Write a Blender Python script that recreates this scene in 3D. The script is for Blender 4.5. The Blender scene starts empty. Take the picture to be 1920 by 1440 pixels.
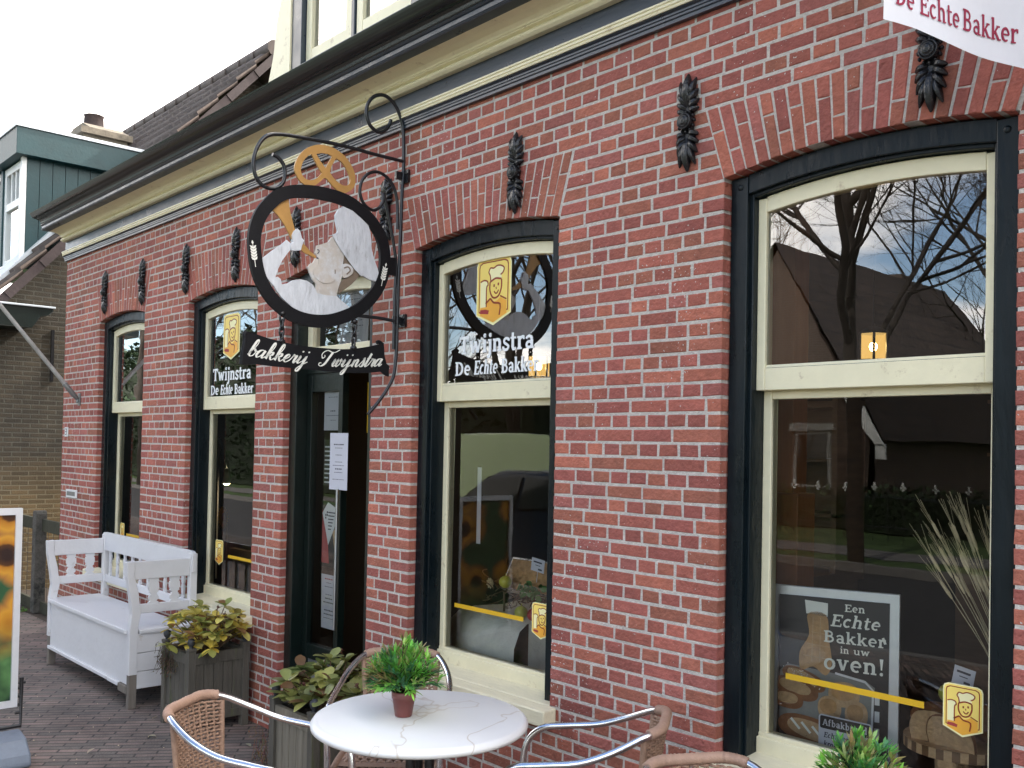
# Bakery facade with hanging sign, bench, bistro table - built as one walkable place
SUN_EL, SUN_ROT, SUN_STR = 42., 12., 2.0
SKY_STR, EXPO, LAMPK = .11, 2.05, .17
CLSEED, CL0, CL1, CLY, CLCOL = 3.1, .46, .62, .7, (13.0, 12.3, 11.5, 1)

import bpy, math, random
from mathutils import Vector, Matrix
from mathutils.geometry import tessellate_polygon
S = bpy.context.scene
COL = S.collection
PI = math.pi
R = math.radians
rnd = random.Random(7)

# ------------------------------------------------------------------ camera model
YAW, PITCH, ROLL, FPX, V0 = .8311, .0191, .0199, 1800., 803.5
CAM = Vector((0, -2.65, 1.6))
def _rot():
    c, s = math.cos, math.sin
    Ry = Matrix(((c(YAW), s(YAW), 0), (0, 0, -1), (-s(YAW), c(YAW), 0)))
    Rx = Matrix(((1, 0, 0), (0, c(PITCH), s(PITCH)), (0, -s(PITCH), c(PITCH))))
    Rz = Matrix(((c(ROLL), -s(ROLL), 0), (s(ROLL), c(ROLL), 0), (0, 0, 1)))
    return Rz @ Rx @ Ry
RM = _rot()
def ray(px, py): return RM.transposed() @ Vector(((px-960)/FPX, (py-V0)/FPX, 1))
def on_x(px, py, X):
    r = ray(px, py); return CAM + r*((X-CAM.x)/r.x)
def on_y(px, py, Y):
    r = ray(px, py); return CAM + r*((Y-CAM.y)/r.y)

# ------------------------------------------------------------------ mesh builder
class MB:
    def __init__(s): s.v=[]; s.f=[]; s.m=[]; s.sm=[]; s.c=None
    def face(s, pts, mat=0, smooth=False, col=None):
        b=len(s.v); s.v += [tuple(p) for p in pts]; s.f.append(tuple(range(b, b+len(pts)))); s.m.append(mat); s.sm.append(smooth)
        if col is not None:
            if s.c is None: s.c={}
            for i in range(b, b+len(pts)): s.c[i]=col
    def grid(s, rows, mat=0, smooth=True, closeu=False, col=None, flip=False):
        b=len(s.v); n=len(rows[0])
        for r in rows: s.v += [tuple(p) for p in r]
        if col is not None:
            if s.c is None: s.c={}
            for i in range(b, len(s.v)): s.c[i]=col
        for i in range(len(rows)-1):
            for j in range(n if closeu else n-1):
                k=(j+1)%n
                q=(b+i*n+j, b+i*n+k, b+(i+1)*n+k, b+(i+1)*n+j)
                s.f.append(q[::-1] if flip else q); s.m.append(mat); s.sm.append(smooth)
    def box(s, x0, x1, y0, y1, z0, z1, mat=0, M=None, col=None):
        P=[Vector((x,y,z)) for z in (z0,z1) for y in (y0,y1) for x in (x0,x1)]
        if M: P=[M@p for p in P]
        for q in ((0,2,3,1),(4,5,7,6),(0,1,5,4),(2,6,7,3),(0,4,6,2),(1,3,7,5)):
            s.face([P[i] for i in q], mat, False, col)
    def tube(s, path, r, n=8, mat=0, cap=True, col=None):
        P=[Vector(p) for p in path]; m=len(P)
        rs=r if isinstance(r,(list,tuple)) else [r]*m
        rows=[]; up=None
        for i in range(m):
            t=(P[min(i+1,m-1)]-P[max(i-1,0)])
            if t.length<1e-9: t=Vector((0,0,1))
            t.normalize()
            if up is None:
                up=Vector((0,0,1)) if abs(t.z)<.9 else Vector((1,0,0))
            a=(up-t*up.dot(t))
            if a.length<1e-6: a=t.orthogonal()
            a.normalize(); up=a; b=t.cross(a)
            rows.append([P[i]+(a*math.cos(2*PI*k/n)+b*math.sin(2*PI*k/n))*rs[i] for k in range(n)])
        s.grid(rows, mat, True, True, col)
        if cap:
            s.face(rows[0][::-1], mat, False, col); s.face(rows[-1], mat, False, col)
    def lathe(s, prof, c=(0,0,0), n=24, mat=0, axis='z', col=None):
        rows=[]
        for (r,z) in prof:
            if axis=='z': rows.append([(c[0]+r*math.cos(2*PI*k/n), c[1]+r*math.sin(2*PI*k/n), c[2]+z) for k in range(n)])
            elif axis=='x': rows.append([(c[0]+z, c[1]+r*math.cos(2*PI*k/n), c[2]+r*math.sin(2*PI*k/n)) for k in range(n)])
            else: rows.append([(c[0]+r*math.sin(2*PI*k/n), c[1]+z, c[2]+r*math.cos(2*PI*k/n)) for k in range(n)])
        s.grid(rows, mat, True, True, col)
    def ball(s, c, rx, ry=None, rz=None, n=12, mat=0, col=None):
        ry=ry or rx; rz=rz or rx
        rows=[]
        for i in range(n//2+1):
            a=-PI/2+PI*i/(n//2)
            rows.append([(c[0]+rx*math.cos(a)*math.cos(2*PI*k/n), c[1]+ry*math.cos(a)*math.sin(2*PI*k/n), c[2]+rz*math.sin(a)) for k in range(n)])
        s.grid(rows, mat, True, True, col)
    def slab(s, loops, t, mp, mat=0, smooth_side=False, col=None, off=0.0):
        """flat outline with holes; mp(u,v,w) -> point, w grows towards the viewer"""
        loops=[[Vector((p[0],p[1],0)) for p in l] for l in loops]
        flat=[p for l in loops for p in l]
        for tri in tessellate_polygon(loops):
            a,b,c=[flat[i] for i in tri]
            if (b-a).cross(c-a).z<0: b,c=c,b
            s.face([mp(p.x,p.y,off+t) for p in (a,b,c)], mat, False, col)
            s.face([mp(p.x,p.y,off) for p in (c,b,a)], mat, False, col)
        for l in loops:
            n=len(l)
            for i in range(n):
                a,b=l[i],l[(i+1)%n]
                s.face([mp(a.x,a.y,off),mp(b.x,b.y,off),mp(b.x,b.y,off+t),mp(a.x,a.y,off+t)], mat, False, col)
    def ribbon(s, pts, w, t, mp, mat=0, off=0.0, closed=False):
        n=len(pts); P=[Vector((p[0],p[1])) for p in pts]
        ws=w if isinstance(w,(list,tuple)) else [w]*n
        L=[];Rr=[]
        for i in range(n):
            if closed: a,b=P[(i-1)%n],P[(i+1)%n]
            else: a,b=P[max(i-1,0)],P[min(i+1,n-1)]
            d=b-a
            d=d.normalized() if d.length>1e-9 else Vector((1,0))
            k=1.0
            if (closed or 0<i<n-1):
                d1=(P[i]-P[i-1]); 
                if d1.length>1e-9: k=1/max(.5,abs(d1.normalized().dot(d)))
            nn=Vector((-d.y,d.x))*ws[i]*.5*k
            L.append(P[i]+nn); Rr.append(P[i]-nn)
        for i in range(n if closed else n-1):
            j=(i+1)%n
            s.face([mp(*Rr[i],off+t),mp(*Rr[j],off+t),mp(*L[j],off+t),mp(*L[i],off+t)], mat)
            s.face([mp(*L[i],off+t),mp(*L[j],off+t),mp(*L[j],off),mp(*L[i],off)], mat)
            s.face([mp(*Rr[j],off+t),mp(*Rr[i],off+t),mp(*Rr[i],off),mp(*Rr[j],off)], mat)
    def build(s, name, mats, parent=None, loc=None, bevel=0, normals=True):
        me=bpy.data.meshes.new(name); me.from_pydata(s.v, [], s.f)
        for m in (mats if isinstance(mats,(list,tuple)) else [mats]): me.materials.append(m)
        me.polygons.foreach_set('material_index', s.m); me.polygons.foreach_set('use_smooth', s.sm)
        if s.c is not None:
            a=me.color_attributes.new('Col','FLOAT_COLOR','POINT')
            buf=[]
            for i in range(len(s.v)):
                c=s.c.get(i,(1,1,1)); buf += [c[0],c[1],c[2],1]
            a.data.foreach_set('color', buf)
        me.validate(); me.update()
        o=bpy.data.objects.new(name, me); COL.objects.link(o)
        if loc: o.location=loc
        if parent: o.parent=parent
        if bevel:
            w=o.modifiers.new('bevel','WELD'); w.merge_threshold=.0002
            b=o.modifiers.new('bevel','BEVEL'); b.width=bevel; b.segments=2; b.limit_method='ANGLE'; b.angle_limit=R(40)
        return o

def thing(name, label, cat, loc=(0,0,0), rz=0, group=None):
    o=bpy.data.objects.new(name, None); COL.objects.link(o); o.location=loc; o.rotation_euler=(0,0,rz); o.empty_display_size=.1
    o['label']=label; o['category']=cat
    if group: o['group']=group
    return o
def tag(o, label, cat, group=None):
    o['label']=label; o['category']=cat
    if group: o['group']=group
    return o
def struct(o): o['kind']='structure'; return o
def dup(root, loc, rz, label, group=None):
    r=root.copy(); COL.objects.link(r); r.location=loc; r.rotation_euler=(0,0,rz); r['label']=label
    if group: r['group']=group
    for ch in list(root.children):
        c=ch.copy(); COL.objects.link(c); c.parent=r
        for g in list(ch.children):
            d=g.copy(); COL.objects.link(d); d.parent=c
    return r
def plane_map(O, U, V):
    O=Vector(O); U=Vector(U); V=Vector(V); W=U.cross(V).normalized()
    return lambda u,v,w: O+U*u+V*v+W*w
def wall_map(y): return lambda u,v,w: Vector((u, y-w, v))      # faces the street (-Y), u = world x, v = world z
def arc(cx,cy,rx,ry,a0,a1,n=10): return [(cx+rx*math.cos(R(a0+(a1-a0)*i/n)), cy+ry*math.sin(R(a0+(a1-a0)*i/n))) for i in range(n+1)]
def smooth(pts, n=5, closed=False):
    P=[Vector(p) for p in pts]; out=[]; m=len(P)
    for i in range(m if closed else m-1):
        if closed: a,b,c,d=P[i-1],P[i],P[(i+1)%m],P[(i+2)%m]
        else: a,b,c,d=P[max(i-1,0)],P[i],P[i+1],P[min(i+2,m-1)]
        for k in range(n):
            t=k/n
            out.append(.5*((2*b)+(c-a)*t+(2*a-5*b+4*c-d)*t*t+(3*b-a-3*c+d)*t**3))
    if not closed: out.append(P[-1])
    return [tuple(p) for p in out]

# ------------------------------------------------------------------ materials
def mat(name, base, rough=.6, var=.15, scale=8., bump=0., bscale=60., metal=0., spec=.5, col=False, dirt=None, dscale=3., dth=.55, stretch=None, coat=0., trans=0., rvar=0.):
    m=bpy.data.materials.new(name); m.use_nodes=True; nt=m.node_tree; N=nt.nodes; L=nt.links; N.clear()
    out=N.new('ShaderNodeOutputMaterial'); b=N.new('ShaderNodeBsdfPrincipled'); L.new(b.outputs[0], out.inputs[0])
    tc=N.new('ShaderNodeTexCoord'); src=tc.outputs['Object']
    if stretch:
        mp=N.new('ShaderNodeMapping'); mp.inputs['Scale'].default_value=stretch; L.new(src, mp.inputs[0]); src=mp.outputs[0]
    n=N.new('ShaderNodeTexNoise'); n.inputs['Scale'].default_value=scale; n.inputs['Detail'].default_value=5; n.inputs['Roughness'].default_value=.65; L.new(src, n.inputs[0])
    mr=N.new('ShaderNodeMapRange'); mr.inputs[1].default_value=.25; mr.inputs[2].default_value=.75; mr.inputs[3].default_value=1-var; mr.inputs[4].default_value=1+var; L.new(n.outputs[0], mr.inputs[0])
    mul=N.new('ShaderNodeVectorMath'); mul.operation='MULTIPLY'
    if col:
        at=N.new('ShaderNodeAttribute'); at.attribute_name='Col'; L.new(at.outputs['Color'], mul.inputs[0])
    else: mul.inputs[0].default_value=base[:3]
    L.new(mr.outputs[0], mul.inputs[1]); c=mul.outputs[0]
    if dirt:
        n2=N.new('ShaderNodeTexNoise'); n2.inputs['Scale'].default_value=dscale; n2.inputs['Detail'].default_value=8; n2.inputs['Roughness'].default_value=.7; L.new(src, n2.inputs[0])
        r2=N.new('ShaderNodeMapRange'); r2.inputs[1].default_value=dth; r2.inputs[2].default_value=dth+.12; L.new(n2.outputs[0], r2.inputs[0])
        mx=N.new('ShaderNodeMix'); mx.data_type='RGBA'; L.new(r2.outputs[0], mx.inputs[0]); L.new(c, mx.inputs[6]); mx.inputs[7].default_value=(*dirt,1); c=mx.outputs[2]
    L.new(c, b.inputs['Base Color'])
    b.inputs['Roughness'].default_value=rough; b.inputs['Metallic'].default_value=metal; b.inputs['Specular IOR Level'].default_value=spec; b.inputs['Coat Weight'].default_value=coat
    if rvar:
        m3=N.new('ShaderNodeMapRange'); m3.inputs[1].default_value=.3; m3.inputs[2].default_value=.7; m3.inputs[3].default_value=max(.02,rough-rvar); m3.inputs[4].default_value=min(1,rough+rvar); L.new(n.outputs[0], m3.inputs[0]); L.new(m3.outputs[0], b.inputs['Roughness'])
    if bump:
        n3=N.new('ShaderNodeTexNoise'); n3.inputs['Scale'].default_value=bscale; n3.inputs['Detail'].default_value=6; L.new(src, n3.inputs[0])
        bp=N.new('ShaderNodeBump'); bp.inputs['Strength'].default_value=min(1,bump); bp.inputs['Distance'].default_value=.01; L.new(n3.outputs[0], bp.inputs['Height']); L.new(bp.outputs[0], b.inputs['Normal'])
    if trans:
        tr=N.new('ShaderNodeBsdfTranslucent'); L.new(c, tr.inputs[0]); ms=N.new('ShaderNodeMixShader'); ms.inputs[0].default_value=trans
        L.new(b.outputs[0], ms.inputs[1]); L.new(tr.outputs[0], ms.inputs[2]); L.new(ms.outputs[0], out.inputs[0])
    return m
def emit_mat(name, colr, strength):
    m=bpy.data.materials.new(name); m.use_nodes=True; N=m.node_tree.nodes; N.clear()
    o=N.new('ShaderNodeOutputMaterial'); e=N.new('ShaderNodeEmission'); e.inputs[0].default_value=(*colr,1); e.inputs[1].default_value=strength
    m.node_tree.links.new(e.outputs[0], o.inputs[0]); return m
def glass_mat(name, k=1.8, wav=.03, tint=(.95,.97,.95)):
    m=bpy.data.materials.new(name); m.use_nodes=True; nt=m.node_tree; N=nt.nodes; L=nt.links; N.clear()
    o=N.new('ShaderNodeOutputMaterial'); ms=N.new('ShaderNodeMixShader'); tr=N.new('ShaderNodeBsdfTransparent'); tr.inputs[0].default_value=(*tint,1)
    gl=N.new('ShaderNodeBsdfGlossy'); gl.inputs['Roughness'].default_value=0.0; gl.inputs[0].default_value=(1,1,1,1)
    tc=N.new('ShaderNodeTexCoord'); ns=N.new('ShaderNodeTexNoise'); ns.inputs['Scale'].default_value=4.5; ns.inputs['Detail'].default_value=1.5; L.new(tc.outputs['Object'], ns.inputs[0])
    bp=N.new('ShaderNodeBump'); bp.inputs['Strength'].default_value=wav; bp.inputs['Distance'].default_value=.1; L.new(ns.outputs[0], bp.inputs['Height']); L.new(bp.outputs[0], gl.inputs['Normal'])
    fr=N.new('ShaderNodeFresnel'); fr.inputs['IOR'].default_value=1.52
    mu=N.new('ShaderNodeMath'); mu.operation='MULTIPLY'; mu.use_clamp=True; mu.inputs[1].default_value=k; L.new(fr.outputs[0], mu.inputs[0])
    L.new(mu.outputs[0], ms.inputs[0]); L.new(tr.outputs[0], ms.inputs[1]); L.new(gl.outputs[0], ms.inputs[2]); L.new(ms.outputs[0], o.inputs[0]); return m
def brick_mat(name, c1, c2, mort, bw, bh, ms=.008, axes='xz', rough=.85, rot=0., bump=.6, low=None, sq=1.0, off=.5, noise=.25):
    m=bpy.data.materials.new(name); m.use_nodes=True; nt=m.node_tree; N=nt.nodes; L=nt.links
    b=N['Principled BSDF']; tc=N.new('ShaderNodeTexCoord'); sp=N.new('ShaderNodeSeparateXYZ'); L.new(tc.outputs['Object'], sp.inputs[0])
    cb=N.new('ShaderNodeCombineXYZ'); idx={'x':0,'y':1,'z':2}
    L.new(sp.outputs[idx[axes[0]]], cb.inputs[0]); L.new(sp.outputs[idx[axes[1]]], cb.inputs[1])
    mp=N.new('ShaderNodeMapping'); mp.inputs['Rotation'].default_value=(0,0,rot); L.new(cb.outputs[0], mp.inputs[0])
    nd=N.new('ShaderNodeTexNoise'); nd.inputs['Scale'].default_value=6/bw*.1; L.new(mp.outputs[0], nd.inputs[0])
    dv=N.new('ShaderNodeVectorMath'); dv.operation='MULTIPLY_ADD'; L.new(nd.outputs['Color'], dv.inputs[0]); dv.inputs[1].default_value=(bw*.04,bh*.12,0); L.new(mp.outputs[0], dv.inputs[2])
    br=N.new('ShaderNodeTexBrick'); L.new(dv.outputs[0], br.inputs['Vector']); br.inputs['Scale'].default_value=1; br.inputs['Brick Width'].default_value=bw; br.inputs['Row Height'].default_value=bh
    br.inputs['Mortar Size'].default_value=ms; br.inputs['Mortar Smooth'].default_value=.3; br.inputs['Color1'].default_value=(*c1,1); br.inputs['Color2'].default_value=(*c2,1); br.inputs['Mortar'].default_value=(*mort,1); br.offset=off
    ns=N.new('ShaderNodeTexNoise'); ns.inputs['Scale'].default_value=2.2; ns.inputs['Detail'].default_value=10; ns.inputs['Roughness'].default_value=.75; L.new(tc.outputs['Object'], ns.inputs[0])
    mr=N.new('ShaderNodeMapRange'); mr.inputs[1].default_value=.3; mr.inputs[2].default_value=.7; mr.inputs[3].default_value=1-noise; mr.inputs[4].default_value=1+noise; L.new(ns.outputs[0], mr.inputs[0])
    mu=N.new('ShaderNodeVectorMath'); mu.operation='MULTIPLY'; L.new(br.outputs['Color'], mu.inputs[0]); L.new(mr.outputs[0], mu.inputs[1]); c=mu.outputs[0]
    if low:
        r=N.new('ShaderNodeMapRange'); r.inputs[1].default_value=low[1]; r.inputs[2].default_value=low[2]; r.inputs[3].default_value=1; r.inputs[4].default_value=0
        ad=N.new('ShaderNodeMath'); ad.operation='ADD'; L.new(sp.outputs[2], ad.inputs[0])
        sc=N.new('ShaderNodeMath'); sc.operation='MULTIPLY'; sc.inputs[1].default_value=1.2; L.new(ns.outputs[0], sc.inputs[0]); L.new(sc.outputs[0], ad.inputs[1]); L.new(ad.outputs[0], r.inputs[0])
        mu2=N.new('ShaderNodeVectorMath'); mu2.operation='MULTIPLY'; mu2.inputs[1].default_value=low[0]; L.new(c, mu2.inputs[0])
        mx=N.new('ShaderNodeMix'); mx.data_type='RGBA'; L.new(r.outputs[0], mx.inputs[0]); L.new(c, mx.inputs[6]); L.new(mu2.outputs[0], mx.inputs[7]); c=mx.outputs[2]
    L.new(c, b.inputs['Base Color']); b.inputs['Roughness'].default_value=rough
    sb=N.new('ShaderNodeMath'); sb.operation='MULTIPLY_ADD'; sb.inputs[1].default_value=-1; L.new(br.outputs['Fac'], sb.inputs[0]); 
    n4=N.new('ShaderNodeTexNoise'); n4.inputs['Scale'].default_value=90; n4.inputs['Detail'].default_value=4; L.new(tc.outputs['Object'], n4.inputs[0]); L.new(n4.outputs[0], sb.inputs[2])
    bp=N.new('ShaderNodeBump'); bp.inputs['Strength'].default_value=bump; bp.inputs['Distance'].default_value=.006; L.new(sb.outputs[0], bp.inputs['Height']); L.new(bp.outputs[0], b.inputs['Normal'])
    return m

M={}
M['brick']=mat('red brick',(.3,.1,.07),.85,.22,26,.8,70,col=True,dirt=(.10,.045,.035),dscale=38,dth=.66)
def splatter(m):
    nt=m.node_tree; N=nt.nodes; L=nt.links; b=[n for n in N if n.type=='BSDF_PRINCIPLED'][0]; tc=N.new('ShaderNodeTexCoord')
    a=N.new('ShaderNodeTexNoise'); a.inputs['Scale'].default_value=95; a.inputs['Detail'].default_value=3; L.new(tc.outputs['Object'],a.inputs[0])
    c=N.new('ShaderNodeTexNoise'); c.inputs['Scale'].default_value=2.1; c.inputs['Detail'].default_value=3; L.new(tc.outputs['Object'],c.inputs[0])
    ma=N.new('ShaderNodeMath'); ma.operation='MULTIPLY_ADD'; ma.inputs[1].default_value=.35; L.new(c.outputs[0],ma.inputs[0]); L.new(a.outputs[0],ma.inputs[2])
    r=N.new('ShaderNodeMapRange'); r.inputs[1].default_value=.882; r.inputs[2].default_value=.90; L.new(ma.outputs[0],r.inputs[0])
    src=b.inputs['Base Color'].links[0].from_socket; mx=N.new('ShaderNodeMix'); mx.data_type='RGBA'; L.new(r.outputs[0],mx.inputs[0]); L.new(src,mx.inputs[6]); mx.inputs[7].default_value=(.66,.63,.60,1)
    g=N.new('ShaderNodeTexNoise'); g.inputs['Scale'].default_value=1.3; g.inputs['Detail'].default_value=7; g.inputs['Roughness'].default_value=.7; L.new(tc.outputs['Object'],g.inputs[0])
    gr=N.new('ShaderNodeMapRange'); gr.inputs[1].default_value=.32; gr.inputs[2].default_value=.66; gr.inputs[3].default_value=.76; gr.inputs[4].default_value=1.12; L.new(g.outputs[0],gr.inputs[0])
    gm=N.new('ShaderNodeVectorMath'); gm.operation='MULTIPLY'; L.new(mx.outputs[2],gm.inputs[0]); L.new(gr.outputs[0],gm.inputs[1]); L.new(gm.outputs[0],b.inputs['Base Color'])
splatter(M['brick'])
M['mortar']=mat('lime mortar',(.53,.49,.45),.95,.22,40,.7,120)
M['cream']=mat('cream paint',(.82,.755,.53),.38,.05,12,.12,40,dirt=(.55,.46,.30),dscale=15,dth=.60)
M['creamold']=mat('weathered cream paint',(.80,.74,.54),.5,.08,12,.3,40,dirt=(.45,.40,.28),dscale=7,dth=.62,stretch=(1,6,6))
M['blue']=mat('dark blue paint',(.018,.030,.046),.33,.2,9,.05,25,dirt=(.07,.08,.085),dscale=26,dth=.77,rvar=.08,spec=.8)
M['bluedull']=mat('weathered dark blue paint',(.004,.0085,.0115),.30,.3,10,.35,30,dirt=(.03,.034,.038),spec=.27,dscale=16,dth=.66,rvar=.1,stretch=(1,1,.25))
M['dkgreen']=mat('blackish green paint',(.004,.009,.0075),.3,.3,9,.15,40,dirt=(.05,.06,.055),dscale=30,dth=.70)
M['teal']=mat('dark teal boards',(.006,.042,.050),.5,.2,5,.2,30)
M['gutter']=mat('dark gutter',(.010,.015,.014),.3,.3,4,.02,30,dirt=(.03,.05,.03),dscale=5,dth=.55,stretch=(.1,4,4),rvar=.1)
M['iron']=mat('black cast iron',(.010,.010,.012),.26,.35,30,.5,60,dirt=(.05,.048,.044),dscale=40,dth=.64)
M['blackrod']=mat('black painted rod',(.010,.012,.016),.3,.3,30,.2,60)
M['boardblack']=mat('black sign board',(.006,.006,.008),.6,.3,14,.1,60,spec=.25)
M['gold']=mat('ochre gold paint',(.45,.245,.075),.42,.12,10,.1,50)
M['wpaint']=mat('white sign paint',(.64,.66,.70),.6,.16,12,.4,30,stretch=(1,3,1),dirt=(.40,.40,.42),dscale=7,dth=.58)
M['skin']=mat('sign flesh paint',(.56,.51,.46),.6,.15,10,.3,30,dirt=(.66,.66,.67),dscale=9,dth=.47)
M['skindk']=mat('sign brown paint',(.20,.15,.11),.6,.2,10,.2,30)
M['letter']=mat('cream sign lettering',(.86,.85,.78),.5,.04,10)
M['white']=mat('white bench paint',(.63,.63,.645),.45,.05,7,.25,22,dirt=(.42,.38,.33),dscale=11,dth=.62,rvar=.1)
M['barewood']=mat('bare grey wood',(.15,.13,.11),.8,.3,12,.5,40,stretch=(1,1,.1))
M['planter']=mat('weathered planter wood',(.080,.072,.058),.85,.35,9,.6,50,stretch=(3,3,.35),dirt=(.075,.095,.025),dscale=4,dth=.54)
M['planterlit']=mat('weathered planter wood painted lit',(.17,.15,.115),.85,.35,9,.6,50,stretch=(4,4,.3),dirt=(.10,.085,.06),dscale=5,dth=.55)  # same wood as planter, light on the front boards put into the colour
M['finial']=mat('dark wooden finial',(.03,.032,.036),.6,.3,20,.3,60)
M['soil']=mat('soil and litter',(.05,.035,.025),.95,.6,60,1,80)
M['leaf']=mat('leaf',(.2,.25,.05),.36,.2,20,.15,60,col=True,trans=.35)
M['twig']=mat('twig',(.14,.085,.05),.8,.3,30)
M['bamboo']=mat('plastic grass leaf',(.1,.3,.05),.4,.15,20,col=True,trans=.25)
M['pot']=mat('red brown plastic pot',(.155,.045,.04),.42,.12,15,.1,40,dirt=(.30,.2,.18),dscale=14,dth=.68)
M['alu']=mat('polished aluminium',(.74,.75,.78),.2,.06,40,.03,30,metal=1,rvar=.06)
M['wicker']=mat('brown wicker',(.31,.195,.135),.6,.25,60,.3,200)
M['wrap']=mat('wound wicker cord',(.40,.255,.185),.6,.15,60,.2,200)
M['asphaltdk']=mat('black cast pedestal',(.01,.01,.011),.4,.2,20,.2,60)
M['silver']=mat('silver poster frame',(.70,.72,.76),.32,.06,20,0,1,metal=.35)
M['dkplastic']=mat('black plastic',(.015,.015,.017),.4,.2,20)
M['grbase']=mat('blue grey plastic base',(.16,.19,.24),.5,.1,30,.15,120)
M['concrete']=mat('old concrete post',(.085,.08,.07),.95,.4,20,.8,60,dirt=(.02,.022,.02),dscale=6,dth=.5)
M['rail']=mat('mossy wooden rail',(.035,.035,.02),.9,.3,10,.4,40)
M['wire']=mat('rusty mesh wire',(.05,.04,.035),.7,.2,20)
M['tile']=mat('brown clay roof tile',(.080,.060,.052),.75,.45,6,.5,40,dirt=(.22,.17,.09),dscale=9,dth=.68)
M['verge']=mat('purple brown verge board',(.042,.027,.027),.7,.25,8,.3,30)
M['zinc']=mat('pale zinc trim',(.50,.54,.58),.45,.1,10,metal=.4)
M['whitefr']=mat('white window frame',(.78,.80,.80),.4,.05,8)
M['pole']=mat('weathered flag pole',(.36,.36,.35),.6,.3,12,.3,40,stretch=(1,1,.2),dirt=(.16,.15,.13),dscale=9,dth=.58)
M['greyfr']=mat('dull grey window frame',(.30,.30,.29),.6,.1,8)
M['plate']=mat('white enamel plate',(.75,.77,.78),.3,.04,8)
M['grplate']=mat('grey metal plate',(.22,.23,.23),.4,.15,20,metal=.5)
M['flag']=mat('white flag cloth',(.80,.82,.88),.8,.04,5,.25,14,trans=.3)
M['flagred']=mat('flag red print',(.34,.03,.075),.8,.06,5,trans=.2)
M['sticker']=mat('white window lettering',(.90,.92,.93),.5,.03,8)
M['yellow']=mat('yellow window tape',(.70,.42,.015),.5,.05,8)
M['stY']=mat('yellow sticker',(.92,.70,.17),.4,.1,3)
M['stO']=mat('orange sticker',(.86,.42,.05),.4,.1,6)
M['stL']=mat('pale yellow sticker',(.95,.88,.50),.4,.05,6)
M['stR']=mat('dark red sticker line',(.28,.03,.01),.4,.1,6)
M['paper']=mat('paper',(.56,.56,.62),.8,.05,8)
M['ink']=mat('ink',(.06,.06,.08),.8,.1,8)
M['inkred']=mat('red ink',(.4,.05,.05),.8,.1,8)
M['posterblack']=mat('poster black',(.017,.014,.015),.5,.2,4)
M['pine']=mat('orange pine',(.34,.125,.045),.5,.2,4,.1,30,stretch=(5,5,.5),dirt=(.09,.03,.012),dscale=3.2,dth=.68)
M['oak']=mat('brown shelf wood',(.15,.078,.035),.5,.25,5,stretch=(1,1,6))
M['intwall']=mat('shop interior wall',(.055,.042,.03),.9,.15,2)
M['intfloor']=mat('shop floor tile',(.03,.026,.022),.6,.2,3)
M['linen']=mat('unbleached linen',(.82,.80,.72),.9,.1,14,.8,26)
M['crust']=mat('bread crust',(.26,.11,.045),.7,.35,18,.5,30)
M['crumb']=mat('bread crumb',(.55,.36,.20),.85,.2,50,.6,90,dirt=(.26,.14,.06),dscale=60,dth=.63)
M['floured']=mat('floured crust',(.50,.29,.13),.75,.3,30,.4,60)
M['foil']=mat('baking foil',(.7,.7,.7),.25,.1,30,.6,50,metal=1)
M['apple']=mat('green yellow apple',(.48,.48,.07),.35,.2,8,spec=.5)
M['redapple']=mat('red apple',(.45,.03,.03),.35,.2,8)
M['straw']=mat('dry wheat straw',(.62,.50,.31),.8,.25,30)
M['steel']=mat('dull steel',(.4,.41,.43),.35,.1,20,metal=1)
M['plasticbag']=mat('clear plastic bag',(.50,.52,.53),.25,.2,10,.5,20,trans=.4)
M['grass']=mat('verge grass',(.055,.10,.025),.95,.4,3,.8,60)
M['asphalt']=mat('road asphalt',(.045,.045,.048),.9,.25,8,.5,120)
M['kerb']=mat('concrete kerb',(.16,.155,.15),.9,.15,10,.4,60)
M['bark']=mat('tree bark',(.028,.022,.018),.95,.4,8,.8,40)
M['hedge']=mat('hedge leaf',(.03,.055,.018),.7,.4,10,col=True)
M['vangreen']=mat('pale green van paint',(.36,.46,.25),.25,.03,4,coat=.5)
M['carblue']=mat('dark car paint',(.012,.02,.032),.2,.1,4,coat=.6)
M['tyre']=mat('tyre rubber',(.012,.012,.012),.8,.2,20)
M['carglass']=mat('dark car glass',(.015,.02,.02),.05,.1,4)
M['glass']=glass_mat('window pane glass',1.05,.0035)
M['glassold']=glass_mat('far window pane glass',2.8,.006)
M['glassup']=glass_mat('upper pane glass',3.3,.0035)
M['lamp']=emit_mat('lit lantern panel',(1,.66,.26),2.6)
M['bulb']=emit_mat('lit bulb',(1,.74,.42),28)
M['striplight']=emit_mat('shop strip light',(1,.62,.25),3)
M['pave']=brick_mat('clinker paving',(.115,.100,.090),(.205,.148,.128),(.05,.045,.04),.20,.050,.006,'xy',.85,R(-55),.9,noise=.5)
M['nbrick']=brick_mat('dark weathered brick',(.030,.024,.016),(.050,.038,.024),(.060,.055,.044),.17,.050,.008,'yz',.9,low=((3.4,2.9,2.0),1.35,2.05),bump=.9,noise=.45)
M['hbrick']=brick_mat('opposite house brick',(.07,.045,.035),(.09,.055,.042),(.12,.11,.10),.22,.065,.01,'xz',.9)
M['htile']=brick_mat('opposite roof tile',(.030,.021,.017),(.042,.028,.022),(.012,.009,.008),.24,.3,.02,'yz',.8,noise=.4)
M['chimney']=mat('pale weathered chimney stone',(.20,.17,.13),.9,.4,8,.6,30)
M['lace']=mat('lace curtain',(.7,.72,.72),.8,.35,60)
M['hedgeleaf']=mat('plain green leaf',(.07,.16,.04),.5,.3,30)

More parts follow.
